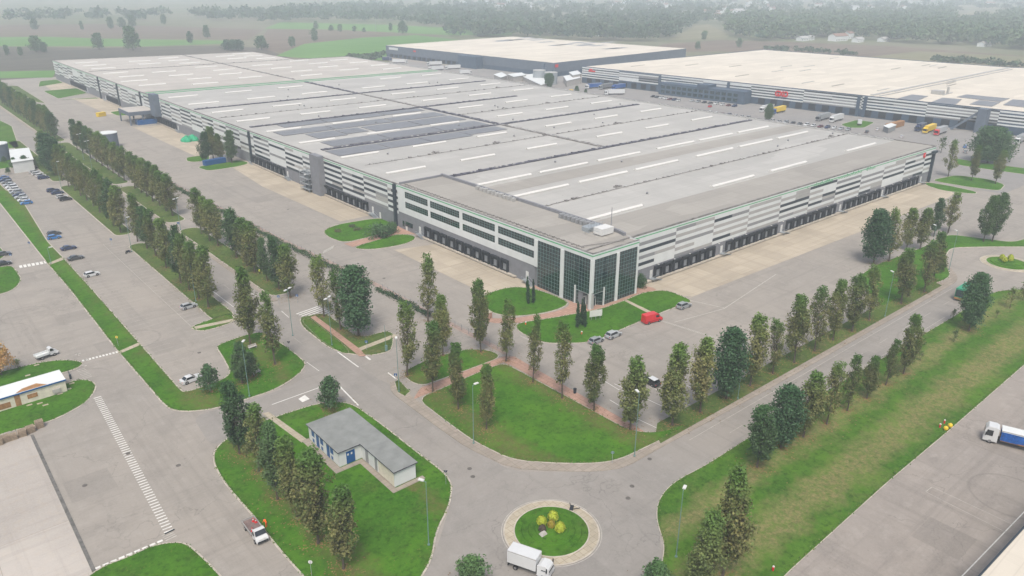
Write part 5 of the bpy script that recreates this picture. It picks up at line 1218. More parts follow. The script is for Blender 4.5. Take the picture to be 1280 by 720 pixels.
# ================================================================== vehicles
VC = {}
def wheel(parent, x, y, r=.33, wd=.22):
    key = ('wh', r, wd)
    if key not in VC:
        a = MB(); a.tube((0, -wd/2, 0), (0, wd/2, 0), r, 18); b = MB(); b.tube((0, -wd/2-.012, 0), (0, wd/2+.012, 0), r*.6, 12)
        VC[key] = (a.mesh("tyre", [M['tyre']]), b.mesh("rim", [M['rim']]))
    t = link("wheel", VC[key][0], parent, (x, y, r)); link("rim", VC[key][1], t)
CARP = {  # hull profile, cabin base/top (x), height, width
 'hatch': (4.1, 1.74, 1.46, (-1.95, -1.50, .25, 1.05)),
 'sedan': (4.5, 1.78, 1.43, (-1.70, -1.05, .20, 1.05)),
 'suv':   (4.4, 1.84, 1.62, (-2.05, -1.70, .25, 1.10)),
 'wagon': (4.6, 1.80, 1.48, (-2.15, -1.80, .15, 1.0))}
PAINT = {'white': (.56, .57, .57), 'silver': (.27, .29, .30), 'grey': (.17, .175, .18), 'dark grey': (.06, .065, .07), 'black': (.018, .019, .022), 'blue': (.02, .09, .30), 'navy blue': (.015, .03, .09), 'bright blue': (.02, .16, .42), 'red': (.55, .012, .02), 'pale silver': (.37, .39, .40), 'dark red': (.12, .015, .02)}
def paint(c):
    k = 'paint '+c
    if k not in _mats:
        m_ = simple(k, PAINT[c], .28, var=.03, spec=.5); m_.node_tree.nodes["Principled BSDF"].inputs["Coat Weight"].default_value = .5; m_.node_tree.nodes["Principled BSDF"].inputs["Coat Roughness"].default_value = .1
    return _mats[k]
def car_mesh(kindk, col):
    if (kindk, col) in VC: return VC[(kindk, col)]
    L, W, H, (rb, rt, ft, fb) = CARP[kindk]; h = L/2; b = .98 if kindk == 'suv' else .88
    body = MB()
    prof = [(-h, .32), (-h-.02, .62), (-h+.05, b), (rb, b+.03), (fb, b), (h-.35, b-.14), (h-.04, .60), (h, .32), (h-.3, .2), (-h+.3, .2)]
    body.slab(prof, -W/2, W/2, 0, .06, b-.05)
    iw = W/2-.07; rw = W/2-.24
    def cab(z, x0, x1, y): return [(x0, -y, z), (x1, -y, z), (x1, y, z), (x0, y, z)]
    lo = cab(b-.02, rb+.02, fb-.02, iw); hi = cab(H-.06, rt, ft, rw)
    body.add(lo+hi, [(4,5,6,7),(0,1,5,4),(1,2,6,5),(2,3,7,6),(3,0,4,7)], 0)
    for s in (-1, 1): body.box(fb-.45, s*(W/2)-.09, b+.02, fb-.27, s*(W/2)+.09, b+.15, 0)
    for s in (-1, 1):
        for x in (-L*.29, L*.30): body.tube((x, s*(W/2-.2), .34), (x, s*(W/2+.004), .34), .40, 16, 1)
    bm = body.mesh("body", [paint(col), M['tyre']])
    rf = MB(); rf.add(cab(H-.065, rt+.03, ft-.03, rw+.015)+cab(H, rt+.16, ft-.14, rw-.1), [(3,2,1,0),(4,5,6,7),(0,1,5,4),(1,2,6,5),(2,3,7,6),(3,0,4,7)]); rf = rf.mesh("roof", [paint(col)])
    def quad(a, b_, c, d, k=.07, o=.012):
        P_ = [Vector(v) for v in (a, b_, c, d)]; ctr = sum(P_, Vector())/4; nn = (P_[1]-P_[0]).cross(P_[3]-P_[0]).normalized()*o
        P_ = [p+(ctr-p).normalized()*k+nn for p in P_]; m_ = MB(); m_.add([tuple(p) for p in P_], [(0, 1, 2, 3)]); return m_.mesh("glass", [M['glass']])
    ws = quad(lo[1], lo[2], hi[2], hi[1]); rw_ = quad(lo[3], lo[0], hi[0], hi[3]); s1 = quad(lo[0], lo[1], hi[1], hi[0]); s2 = quad(lo[2], lo[3], hi[3], hi[2])
    lm = []
    for s in (-1, 1):
        m_ = MB(); m_.box(h-.12, s*W*.36-.2, .60, h-.0, s*W*.36+.2, .73); lm.append(m_.mesh("headlight", [M['lamp']]))
    for s in (-1, 1):
        m_ = MB(); m_.box(-h-.025, s*W*.4-.13, .62, -h+.08, s*W*.4+.13, .82); lm.append(m_.mesh("tail_light", [M['tail']]))
    VC[(kindk, col)] = (bm, rf, ws, rw_, s1, s2, lm); return VC[(kindk, col)]
def car(kindk, col, x, y, rot, label, group=None, name="parked_car", z=.06, cat="car", simplec=False):
    L, W, H, _ = CARP[kindk]; bm, rf, ws, rw_, s1, s2, lm = car_mesh(kindk, col)
    t = thing(name, label, cat, (x, y, z), rot, group)
    link("body", bm, t); link("roof", rf, t); link("windscreen", ws, t); link("rear_window", rw_, t); link("side_window", s1, t); link("side_window", s2, t)
    if simplec: return t
    for q in lm[:2]: link("headlight", q, t)
    for q in lm[2:]: link("tail_light", q, t)
    for s in (-1, 1):
        for xx in (-L*.29, L*.30): wheel(t, xx, s*(W/2-.11))
    return t
PI = math.pi
g = "cars in the long row by the green strip"
cl = [('hatch', 'bright blue', 30, 253.0), ('hatch', 'white', 28.5, 249.5), ('suv', 'pale silver', 26.5, 246.2), ('sedan', 'navy blue', 22.5, 243.0), ('wagon', 'silver', 19, 239.8), ('hatch', 'white', 17, 236.5), ('suv', 'white', 14.5, 232.5), ('sedan', 'pale silver', 12.0, 229.2), ('hatch', 'grey', 9, 226.0), ('suv', 'navy blue', 6, 222.5), ('sedan', 'blue', 4, 219.5)]
for i, (k, c, px, py) in enumerate(cl):
    car(k, c, 40.6, 331+5.0*i+(i % 3)*.3, PI+.02*math.sin(i*5), f"{c} {k} car, {ORD[i]} of the long parked row from its near end", g)
g = "cars facing the avenue hornbeams"
for i, (k, c, px, py) in enumerate((('suv', 'black', 82.5, 250.5), ('hatch', 'white', 77.5, 247.5), ('sedan', 'navy blue', 72, 242.5), ('wagon', 'navy blue', 66.5, 239.5), ('suv', 'navy blue', 54.5, 223.5), ('hatch', 'white', 51, 221), ('wagon', 'white', 47, 218.5), ('sedan', 'pale silver', 43.5, 216.5))):
    x, y = G(px, py); car(k, c, x, y, .04*math.sin(i*3), f"{c} {k} car, {ORD[i]} of the cars beside the avenue trees", g)
g = "cars in the middle of the car park"
for i, (k, c, px, py, rt) in enumerate((('hatch', 'dark grey', 68, 293.5, .05), ('hatch', 'bright blue', 68, 298.5, .0), ('sedan', 'navy blue', 86, 312, .06), ('sedan', 'dark grey', 95, 324.5, .05), ('hatch', 'white', 115, 345, .1))):
    x, y = G(px, py); car(k, c, x, y, rt, f"{c} {k} car, {ORD[i]} toward the near end along the green strip", g)
x, y = G(236, 385); car('hatch', 'pale silver', x, y, .12, "pale silver car alone beside the near avenue hornbeams")
x, y = G(239, 476.5); car('sedan', 'white', x, y, .15, "white car at the near end of the car park by a small maple")
x, y = G(28, 212); car('wagon', 'white', x, y, .1, "white car behind the dark tree by the white building"); x, y = G(40, 211); car('suv', 'dark red', x, y, .1, "dark red car behind the bushy tree by the white building")
x, y = G(4, 331.5); car('sedan', 'black', x, y, 0, "black car on the drive between the two western lawns"); 
x, y = G(4, 319.5); car('sedan', 'dark grey', x, y, 0, "dark car at the upper western lawn")
x, y = G(160.5, 316.5)
t = thing("motorcycle", "small dark motorcycle parked at the head of the empty bays", "motorcycle", (x, y, .05), .3)
mb = MB(); mb.slab([(-.7, .5), (-.2, .85), (.35, .9), (.6, .7), (.3, .35), (-.4, .35)], -.15, .15); mb.build("frame", M['navy'], t); mb = MB(); mb.slab([(-.75, .75), (-.1, .8), (-.1, .9), (-.7, .92)], -.17, .17); mb.build("saddle", M['black'], t)
for xx in (-.65, .65): wheel(t, xx, 0, .31, .12)
mb = MB(); mb.tube((.5, -.35, 1.05), (.5, .35, 1.05), .03); mb.build("handlebar", M['steel'], t)
# cars by the office
for k, c, px, py, rt, d in (('hatch', 'silver', 745, 428.0, ((738, 431), (752, 425)), "silver car with dark roof parked below the cypresses"), ('suv', 'pale silver', 766.5, 421, ((759, 424.5), (775, 417.5)), "silver sport utility car parked behind another silver car"), ('suv', 'silver', 854.5, 384.5, ((848, 387), (861, 382)), "silver car at the far tip of the office lawn"), ('suv', 'white', 813.0, 479.5, ((820.5, 483), (806, 475)), "white and black car alone in the front lot among the bays")):
    x, y = G(px, py); rt = math.atan2(G(*rt[1])[1]-G(*rt[0])[1], G(*rt[1])[0]-G(*rt[0])[0]); t = car(k, 'black' if 'white and black' in d else c, x, y, rt, d)
    if 'white and black' in d:
        for o in t.children:
            if o.name.startswith('roof'): o.data = car_mesh(k, 'white')[1]
# vans and lorries
def van(x, y, rot, col, label, L=5.4, W=2.0, H=2.45):
    t = thing("van", label, "van", (x, y, .06), rot); h = L/2
    mb = MB(); mb.slab([(-h, .35), (-h, H-.1), (-h+.15, H), (h-1.75, H), (h-1.35, H-.15), (h-.75, 1.35), (h-.1, 1.1), (h, .75), (h-.02, .35)], -W/2, W/2, 0, .10, 1.3)
    mb.build("body", paint(col), t, bevel=.06)
    mb = MB(); mb.add([(h-1.30, -W/2+.16, H-.22), (h-1.30, W/2-.16, H-.22), (h-.72, W/2-.12, 1.40), (h-.72, -W/2+.12, 1.40)], [(0, 3, 2, 1)]); 
    for v in range(4): mb.v[v] = (mb.v[v][0]+.05, mb.v[v][1], mb.v[v][2]+.03)
    mb.build("windscreen", M['glass'], t)
    for s in (-1, 1):
        mb = MB(); mb.add([(h-2.2, s*(W/2-.06), 1.35), (h-1.0, s*(W/2-.06), 1.35), (h-1.4, s*(W/2-.075), 2.05), (h-2.2, s*(W/2-.075), 2.05)], [(0, 1, 2, 3)]); mb.build("side_window", M['glass'], t)
        mb = MB(); mb.box(h-.12, s*.75-.18, .8, h+.02, s*.75+.18, 1.0); mb.build("headlight", M['lamp'], t)
        for xx in (-L*.3, L*.32): wheel(t, xx, s*(W/2-.1), .36)
    mb = MB(); mb.box(-h+.1, -W/2-.01, .75, h-.9, W/2+.01, .82); mb.build("trim", M['black'], t); return t
x, y = G(698*.0+814.5, 402.5); van(x, y, math.atan2(G(823, 401)[1]-G(806, 405.5)[1], G(823, 401)[0]-G(806, 405.5)[0]), 'red', "bright red van parked at the office lawn's kerb")
def lorry(x, y, rot, cab, box, label, L=16., W=2.5, H=3.9, cabL=2.2, group=None, cabH=3.3, name="lorry", boxkey=None, z=.06, cat="lorry", cabkey=None):
    """cab, trailer box, chassis, wheels; x forward, centre at the origin"""
    t = thing(name, label, cat, (x, y, z), rot, group); h = L/2; cm = M[cabkey] if cabkey else paint(cab); bk = M[boxkey] if boxkey else paint(box)
    mb = MB(); mb.slab([(h-cabL, .45), (h-cabL, cabH-.25), (h-cabL+.5, cabH), (h-.55, cabH), (h-.12, cabH-.55 if cabH > 2.6 else cabH-.4), (h, 1.3), (h, .45)], -W/2+.04, W/2-.04, 0, .12, 1.6); mb.build("cab", cm, t, bevel=.05)
    mb = MB(); zt = cabH-.65; mb.add([(h-.06, -W/2+.2, 1.45), (h-.06, W/2-.2, 1.45), (h-.16, W/2-.3, zt), (h-.16, -W/2+.3, zt)], [(0, 1, 2, 3)]); mb.v = [(a+.07, b, c_) for a, b, c_ in mb.v]; mb.build("windscreen", M['glass'], t)
    for s in (-1, 1):
        mb = MB(); mb.add([(h-cabL*.62, s*(W/2-.05), 1.6), (h-.3, s*(W/2-.05), 1.6), (h-.42, s*(W/2-.11), zt), (h-cabL*.62, s*(W/2-.11), zt)], [(0, 1, 2, 3)]); mb.v = [(a, b+s*.03, c_) for a, b, c_ in mb.v]; mb.build("side_window", M['glass'], t)
        mb = MB(); mb.box(h-.1, s*.85-.2, .75, h+.03, s*.85+.2, .95); mb.build("headlight", M['lamp'], t)
        mb = MB(); mb.box(h-.35, s*(W/2+.12)-.1, 1.6, h-.22, s*(W/2+.12)+.1, 2.3); mb.build("mirror", M['black'], t)
    gap = .35 if L > 9 else .12; bx1 = h-cabL-gap
    mb = MB(); mb.box(-h, -W/2, 1.05, bx1, W/2, H, 0); mb.build("cargo_box", bk, t, bevel=.03)
    mb = MB(); 
    for s in (-1, 1): mb.box(-h-.01, s*(W/2-.02)-.03, H-.1, bx1+.01, s*(W/2-.02)+.03, H+.02)
    mb.build("roof_rail", M['clg'], t)
    mb = MB(); mb.box(-h+.1, -.5, .6, h-.4, .5, 1.04); mb.box(-h+.05, -W/2+.1, .45, -h+.2, W/2-.1, .65); mb.build("chassis", M['tyre'], t)
    r_ = .48 if L > 8 else .37
    xs = [h-1.15 if L > 8 else h-.95]+([h-4.2, -h+1.6, -h+2.9, -h+4.2] if L > 12 else [-h+1.3])
    for xx in xs:
        for s in (-1, 1): wheel(t, xx, s*(W/2-.2), r_, .3)
    return t
a = Vector(G(637, 712)); b = Vector(G(688, 741)); d = b-a
x, y = G(663, 713); lorry(x, y, math.atan2(-10.5, 4.6)+.0, 'white', 'white', "white box truck driving round the near roundabout", L=6.6, W=2.15, H=3.15, cabL=1.9, cabH=2.35, name="box_truck", cat="truck")
# blue-curtain lorry on the right-hand yard
x, y = 148.6, 31.0; t = lorry(x, y, math.atan2(6, -2), 'white', 'white', "white lorry with folded blue curtain parked in the right yard", L=10.5, W=2.5, H=3.2, cabL=2.3, cabH=3.4)
for o in list(t.children):
    if o.name.startswith("cargo_box"):
        me = MB(); me.box(-5.25, -1.25, 2.95, 2.6, 1.25, 3.15); o.data = me.mesh("box_roof", [M['cw']]); o.name = "box_roof"
mb = MB(); mb.box(-5.25, -1.24, 1.05, 2.55, 1.24, 1.3); mb.build("load_bed", M['rust'], t)
mb = MB(); 
for s in (-1, 1):
    for k in range(14): mb.box(-.2+k*.2, s*1.22-.05-(k % 2)*.05, 1.2, -.02+k*.2, s*1.22+.05+(k % 2)*.05, 2.95)
    mb.box(-5.25, s*1.22-.02, 1.3, -.2, s*1.22+.02, 2.95)
mb.build("curtain", M['bluecov'], t)
# green refuse lorry or coach seen from behind
x, y = G(1205.5, 372); t = lorry(x, y, .02, 'white', 'white', "green box lorry driving away toward the small roundabout", L=8.5, W=2.5, H=3.6, cabL=2.0, cabH=2.9, boxkey='teal', cabkey='teal', name="green_lorry")
mb = MB(); mb.box(-4.3, -1.1, 1.3, -4.26, 1.1, 3.2); mb.build("rear_panel", M['glassd'], t); mb = MB(); mb.box(-4.4, -1.2, .5, -4.26, 1.2, 1.05); mb.build("tail_bumper", M['rust'], t)
# flatbed truck with cones
x, y = G(320, 668); FT = thing("flatbed_truck", "white flatbed truck with traffic cones on its brown bed by the lawn kerb", "truck", (x, y, .06), -PI/2-.02)
def flat(FT, L, W, bedkey, wallkey, cabL=1.75):
    h = L/2; mb = MB()
    mb.slab([(h-cabL-.1, .45), (h-cabL-.1, 1.95), (h-cabL+.15, 2.12), (h-1.05, 2.1), (h-.62, 1.35), (h-.05, 1.05), (h, .45)], -W/2+.08, W/2-.08, 0, .1, 1.3); mb.build("cab", paint('white'), FT, bevel=.05)
    mb = MB(); mb.add([(h-1.0, -W/2+.25, 2.02), (h-1.0, W/2-.25, 2.02), (h-.58, W/2-.18, 1.40), (h-.58, -W/2+.18, 1.40)], [(0, 3, 2, 1)]); mb.v = [(a+.05, b, c_+.03) for a, b, c_ in mb.v]; mb.build("windscreen", M['glass'], FT)
    for s in (-1, 1):
        mb = MB(); mb.add([(h-1.6, s*(W/2-.08), 1.35), (h-.8, s*(W/2-.08), 1.35), (h-1.1, s*(W/2-.13), 1.92), (h-1.6, s*(W/2-.13), 1.92)], [(0, 1, 2, 3)]); mb.v = [(a, b+s*.02, c_) for a, b, c_ in mb.v]; mb.build("side_window", M['glass'], FT)
        mb = MB(); mb.box(h-.1, s*.75-.16, .75, h+.02, s*.75+.16, .93); mb.build("headlight", M['lamp'], FT)
        for xx in (-h+1.1, h-.9): wheel(FT, xx, s*(W/2-.12), .34, .22)
    mb = MB(); mb.box(h-.02, -.8, .5, h+.04, .8, .7); mb.build("bumper", M['black'], FT)
    e = h-cabL-.2
    mb = MB(); mb.box(-h, -W/2, .8, e, W/2, .9); mb.build("bed", M[bedkey], FT)
    mb = MB(); mb.box(-h, -W/2, .9, e, -W/2+.05, 1.28); mb.box(-h, W/2-.05, .9, e, W/2, 1.28); mb.box(-h, -W/2, .9, -h+.05, W/2, 1.28); mb.box(e-.05, -W/2, .9, e, W/2, 1.35); mb.build("side_board", M[wallkey], FT)
    mb = MB(); mb.box(-h+.1, -.4, .45, h-.6, .4, .79); mb.build("chassis", M['tyre'], FT)
M['bedw'] = simple("worn_truck_bed", (.17, .125, .115), .9, var=.3)
flat(FT, 5.9, 2.05, 'bedw', 'clg')
gc = "cones on the truck bed"
for i, (dx, dy) in enumerate(((-2.0, .55), (-1.5, .75), (.1, -.5))):
    c_, s_ = math.cos(-PI/2), math.sin(-PI/2); cone(x+dx*c_-dy*s_, y+dx*s_+dy*c_, .97, ("red cone at the tail corner of the truck bed", "red cone second from the tail of the truck bed", "red cone behind the truck's cab")[i], gc)
x, y = G(58.5, 446.5); FP = thing("pickup_truck", "small white open-bed truck parked beside the shed's upper lawn", "truck", (x, y, .06), .22); flat(FP, 4.6, 1.75, 'cw', 'cw', 1.6)
# lorries and things between the halls
g = "lorries in the yards between the halls"
def yardlorry(px, py, rot, cab, box, d, L=15., **k):
    x, y = G(px, py); lorry(x, y, rot, cab, box, d, L=L, group=g, **k)
fa = math.atan2(FG.n.y, FG.n.x)
yardlorry(1028, 150, fa, 'grey', 'silver', "grey lorry docked beside a white one under the red letters"); yardlorry(1045, 151.5, fa, 'white', 'white', "white lorry docked beside a grey one at the second hall")
yardlorry(973, 141, fa, 'blue', 'white', "lorry with orange-yellow box docked below the red letters", boxkey='ylw'); yardlorry(958, 139, fa, 'white', 'white', "white lorry docked behind the orange-yellow one")
yardlorry(1161, 165, fa, 'red', 'white', "yellow tanker-like lorry docked beside the magenta cab", boxkey='ylw', cabkey='ylw'); yardlorry(1175, 167.5, fa, 'red', 'pale silver', "lorry with magenta red cab and pale box"); yardlorry(1150, 163, fa, 'navy blue', 'navy blue', "dark blue lorry docked behind the yellow one", L=12)
yardlorry(1275, 178, fa, 'white', 'silver', "white-cabbed lorry beyond the big round tree")
yardlorry(768, 118.5, 2.6, 'white', 'white', "white articulated lorry driving across the yard"); yardlorry(742, 110.5, 3.0, 'white', 'blue', "blue box lorry docked with a white cab"); yardlorry(773, 111.5, fa, 'blue', 'blue', "deep blue lorry docked near the hall's end"); yardlorry(757, 111, fa, 'silver', 'grey', "grey lorry docked between two blue ones")
yardlorry(543, 82, 2.9, 'white', 'white', "white lorry parked before the farthest hall"); yardlorry(545, 88, 3.0, 'white', 'white', "white lorry close to the farthest hall's forecourt"); yardlorry(566, 86.5, 2.9, 'white', 'white', "white lorry beside the dark annexe of the farthest hall"); yardlorry(582, 93, -.3, 'white', 'white', "white lorry below the dark annexe corner", L=11)
yardlorry(500, 79, -.6, 'white', 'white', "white lorry at the open end of the farthest hall"); yardlorry(484, 76, -.6, 'navy blue', 'navy blue', "dark blue lorry at the green field's edge", L=10)
for px0, px1, py, h, d in ((666, 681.5, 102, 9, "pale metal tank nearer the farthest hall's dark wall"), (680, 696.5, 105, 9, "pale metal tank beside the round yard tree")):
    tank(px0, px1, py, h, d, "pair of metal tanks", key='steel', roofk='clg')
for pts, z, d in ((((617, 93), (627, 90), (634, 94), (626, 97)), 4, "small white block nearest the warehouse roof edge"), (((634, 92.5), (652, 90.5), (658, 93.5), (642, 96)), 4.5, "white long box among the pump buildings"), (((650, 94), (668, 92), (690, 103), (676, 106)), 3.5, "cream pump building with sloping roofs before the tanks"), (((704, 95), (722, 92), (726, 97), (708, 101)), 5, "beige building left of the striped hall end"), (((711, 90), (722, 88), (727, 92), (716, 94)), 7, "upper beige block beside the striped hall end")):
    hut(pts, z, d.replace("left of", "next to"), "building", 'stone', 'cw', "outbuilding", "outbuildings by the tanks")
for px, py, H, w_, d in ((686, 110, 11, .62, "green tree before the metal tanks"), (960, 151, 10, .5, "dense green tree before the orange-yellow lorry"), (721, 118, 6, .5, "round bush by the yellow machine"), (732, 119.5, 4.5, .45, "small bush beyond the yellow machine")):
    x, y = G(px, py); tree('round', x, y, H, d, "trees between the halls", .3, .5, w_, "round_tree")
x, y = G(714, 117); t = thing("yellow_machine", "yellow machine beside the round bush in the far yard", "machine", (x, y, .05)); mb = MB(); mb.box(-3, -1.3, .6, 3, 1.3, 1.8); mb.box(-1, -1.2, 1.8, 1, 1.2, 3); mb.build("body", M['ylw'], t); [wheel(t, a, b, .6, .4) for a in (-2, 2) for b in (-1.2, 1.2)]
hut([(1104, 157), (1114, 153.5), (1121, 156), (1111, 160)], 3.2, "small open shelter beside brown containers", rk='cw', wk='cmg', name="shelter"); cont((1112, 162.5), (1130, 157.5), .05, 3, 3, 'rust', "row of brown containers beside the shelter")
x, y = G(1074, 156); lorry(x, y, .5, 'white', 'white', "white caravan-like box on the green patch by the second hall", L=6.5, W=2.3, H=3, cabL=1.6, cabH=2.4, cat="truck", name="box_truck")
lawn("lawn_hall", P((1050, 156), (1070, 150), (1094, 153), (1080, 160), (1062, 160)))
g = "small cars in the yard between the halls"
cols = ['white', 'silver', 'dark grey', 'white', 'navy blue', 'pale silver', 'black', 'white', 'dark red']
ci = 0
for px0, py0, px1, py1, n_, d in ((782, 127.5, 935, 148, 20, "tiny parked car in the long row behind the warehouse roof"), (816, 121.5, 848, 126.5, 7, "tiny parked car in front of the dark annexe"), (865, 127, 918, 133.5, 8, "tiny parked car near the annexe's end"), (965, 152, 1060, 163, 12, "tiny parked car in the row under the docked lorries")):
    for i in range(n_):
        a = i/(n_-1); x, y = G(px0+(px1-px0)*a, py0+(py1-py0)*a); ci += 1
        car(('hatch', 'sedan', 'suv')[ci % 3], cols[(ci*5) % 9], x, y, fa+.05*math.sin(ci), d.replace('tiny parked car', f"tiny {cols[(ci*5) % 9]} car, {ORD[i]}"), d.replace("tiny parked car", "tiny cars"), simplec=True)
for k, c, px, py, d in (('wagon', 'white', 1097, 163, "white car in front of the small shelter"), ('hatch', 'white', 1127, 172, "white car beyond the warehouse's end near the brown containers"), ('hatch', 'bright blue', 1206, 184.5, "bright blue car before the big round tree"), ('suv', 'white', 1211, 185, "white car beside the bright blue one"), ('sedan', 'silver', 1206.5, 191, "silver car nearest the grass strip by the round tree"), ('hatch', 'red', 887.5, 134, "red car at the annexe's end"), ('sedan', 'dark grey', 1083.5, 166, "dark car at the hall yard kerb")):
    x, y = G(px, py); car(k, c, x, y, .3, d)

# ================================================================== people
def person(x, y, z, rot, label, pose, top, legs, hat=None):
    """one continuous skinned body; joints in metres, x forward"""
    me = bpy.data.meshes.new("person"); j = pose
    names = list(j); vs = [j[k][0] for k in names]; E_ = [('pelvis','waist'),('waist','chest'),('chest','neck'),('neck','head'),('head','crown'),
        ('chest','shl'),('shl','ell'),('ell','wrl'),('wrl','hal'),('chest','shr'),('shr','elr'),('elr','wrr'),('wrr','har'),
        ('pelvis','hil'),('hil','knl'),('knl','anl'),('anl','tol'),('pelvis','hir'),('hir','knr'),('knr','anr'),('anr','tor')]
    fing = []
    for hnd in ('hal', 'har'):
        hp = Vector(j[hnd][0]); wr = Vector(j['wr'+hnd[-1]][0]); d = (hp-wr).normalized(); sd_ = d.cross(Vector((0, 0, 1))); sd_ = sd_.normalized() if sd_.length > .1 else Vector((0, 1, 0))
        for k in range(5):
            q = hp+d*(.085-.008*abs(k-2)) + sd_*((k-2)*.02) if k < 4 else hp+sd_*.06+d*.02
            vs.append(tuple(q)); E_.append((hnd, len(vs)-1)); fing.append(len(vs)-1)
    idx = {k: i for i, k in enumerate(names)}
    me.from_pydata([tuple(v) for v in vs], [(idx[a], idx[b] if isinstance(b, str) else b) for a, b in E_], [])
    o = bpy.data.objects.new("person", me); COL.objects.link(o); o.location = (x, y, z); o.rotation_euler = (0, 0, rot)
    o['label'] = label; o['category'] = "person"
    sm = o.modifiers.new("skin", 'SKIN'); sl = me.skin_vertices[0].data
    for i, k in enumerate(names): sl[i].radius = (j[k][1], j[k][1]*(.8 if k in ('waist', 'chest') else 1)); sl[i].use_root = (k == 'pelvis')
    for i in fing: sl[i].radius = (.009, .009)
    sb = o.modifiers.new("subdiv", 'SUBSURF'); sb.levels = 1; sb.render_levels = 2
    t = NT("clothing", .85, .2); v = t.coord("Object"); sp = t.n("SeparateXYZ"); t.link(v, sp.inputs[0])
    zc = j['pelvis'][0][2]; zn = j['neck'][0][2]+.03
    c = t.mix(t.math('GREATER_THAN', sp.outputs[2], zc), legs, top); c = t.mix(t.math('GREATER_THAN', sp.outputs[2], zn), c, (.42, .26, .19)); t.col(c); me.materials.append(t.m)
    hp = Vector(j['head'][0]); mb = MB(); mb.cyl(hp.x-.01, hp.y, hp.z+.02, hp.z+.14, .118, 12, 0, .07); hh = mb.build("hair", M['navy'] if hat is None else hat, o)
    f = MB(); f.box(hp.x+.10, -.045+hp.y, hp.z+.0, hp.x+.112, -.025+hp.y, hp.z+.015); f.box(hp.x+.10, .025+hp.y, hp.z, hp.x+.112, .045+hp.y, hp.z+.015); f.box(hp.x+.10, -.012+hp.y, hp.z-.035, hp.x+.13, .012+hp.y, hp.z); f.box(hp.x+.095, -.03+hp.y, hp.z-.065, hp.x+.108, .03+hp.y, hp.z-.055); f.build("face", M['skin'], o)
    return o
stand = {'pelvis': ((0, 0, .95), .14), 'waist': ((0, 0, 1.1), .13), 'chest': ((0, 0, 1.35), .16), 'neck': ((.01, 0, 1.52), .055), 'head': ((.03, 0, 1.64), .10), 'crown': ((.02, 0, 1.72), .08),
  'shl': ((0, .19, 1.42), .065), 'ell': ((.03, .27, 1.14), .045), 'wrl': ((.14, .27, .90), .03), 'hal': ((.17, .27, .83), .03), 'shr': ((0, -.19, 1.42), .065), 'elr': ((.05, -.27, 1.15), .045), 'wrr': ((.22, -.22, .98), .03), 'har': ((.28, -.2, .95), .03),
  'hil': ((0, .09, .88), .09), 'knl': ((.03, .11, .5), .065), 'anl': ((-.02, .12, .1), .045), 'tol': ((.14, .13, .05), .04), 'hir': ((0, -.09, .88), .09), 'knr': ((.05, -.1, .5), .065), 'anr': ((.03, -.11, .1), .045), 'tor': ((.19, -.12, .05), .04)}
bend = dict(stand); bend.update({'waist': ((.06, 0, 1.08), .14), 'chest': ((.28, 0, 1.26), .16), 'neck': ((.42, 0, 1.34), .055), 'head': ((.53, 0, 1.36), .10), 'crown': ((.6, 0, 1.40), .08), 'shl': ((.3, .19, 1.26), .065), 'ell': ((.42, .25, 1.0), .045), 'wrl': ((.58, .2, .82), .03), 'hal': ((.62, .18, .76), .03), 'shr': ((.3, -.19, 1.26), .065), 'elr': ((.45, -.25, 1.02), .045), 'wrr': ((.62, -.2, .85), .03), 'har': ((.67, -.18, .8), .03)})
person(*G(333.5, 660), .13, 1.9, "person in orange work clothes bending on the lawn beside the flatbed truck", bend, (.75, .13, .02), (.72, .12, .02))
person(*G(325, 343.5), .13, 1.2, "person in yellow vest and dark trousers under the avenue trees", stand, (.72, .75, .08), (.02, .02, .035))
person(*G(694.5, 352.5), .09, .4, "person in dark clothes walking by the glass office's stair", stand, (.03, .035, .05), (.03, .03, .04))

# ================================================================== countryside
g = "single trees in the hazy fields"
ft = [(45.5, 65, 17, 1.0, "feathery tall tree standing in the green stripe of the west fields"), (56, 66, 11, .8, "leaning lower tree beside the feathery tall one"), (10, 70, 11, .6, "small ragged tree nearest the frame's west edge"), (26, 70, 9, .7, "small dark round tree in the ploughed field"),
      (44, 38, 17, .7, "thin pale tree far off above the feathery one"), (103, 38, 14, .5, "faint narrow tree alone in the pale field"), (124, 62, 18, .85, "medium tree on the field edge before the long hall"), (139, 37, 19, .6, "faint tall pale tree beside the blue-green pair"), (153, 35, 16, .9, "lower round tree of the blue-green pair"), (166, 34, 19, .9, "higher round tree of the blue-green pair"),
      (166.5, 63, 26, .85, "biggest tree with tapering foot before the long hall"), (205, 31, 17, .7, "faint tree beyond the end of the long hall"), (238, 55, 15, .6, "olive tree on the field edge behind the roof"), (259, 48, 17, .7, "faint spreading tree above the bush row"), (327, 62, 15, 1.1, "dark dense tree directly behind the roof"), (365, 59, 12, .9, "round tree in the bright field"), (393, 52, 16, .7, "narrow tree in the bright field"), (395, 37, 13, .8, "small tree at the wood's foot"), (414, 39, 9, 1.0, "low wide tree at the edge of the light field"), (425, 40, 11, .9, "second low tree at the edge of the light field"), (443, 40, 9, .9, "third low tree at the edge of the light field"), (455, 40.5, 7, .9, "smallest low tree in the light field"), (503, 42.5, 18, .95, "big round tree beside the country road"), (488, 39, 12, .7, "narrower tree beside the big round one"),
      (565, 42, 15, .7, "tree on the field corner by the farthest hall"), (600, 46, 12, .8, "tree above the farthest hall's west end"), (923.5, 59.5, 11, .8, "lone round tree in the brown field behind the cream roof"), (872, 62, 9, 1.0, "bush at the corner of the cream roof"), (880, 50, 12, .9, "tree on the small clearing")]
for i, (px, py, H, w_, d) in enumerate(ft):
    x, y = G(px, py); tree('far', x, y, H, d, g, .35, .55, w_, "field_tree")
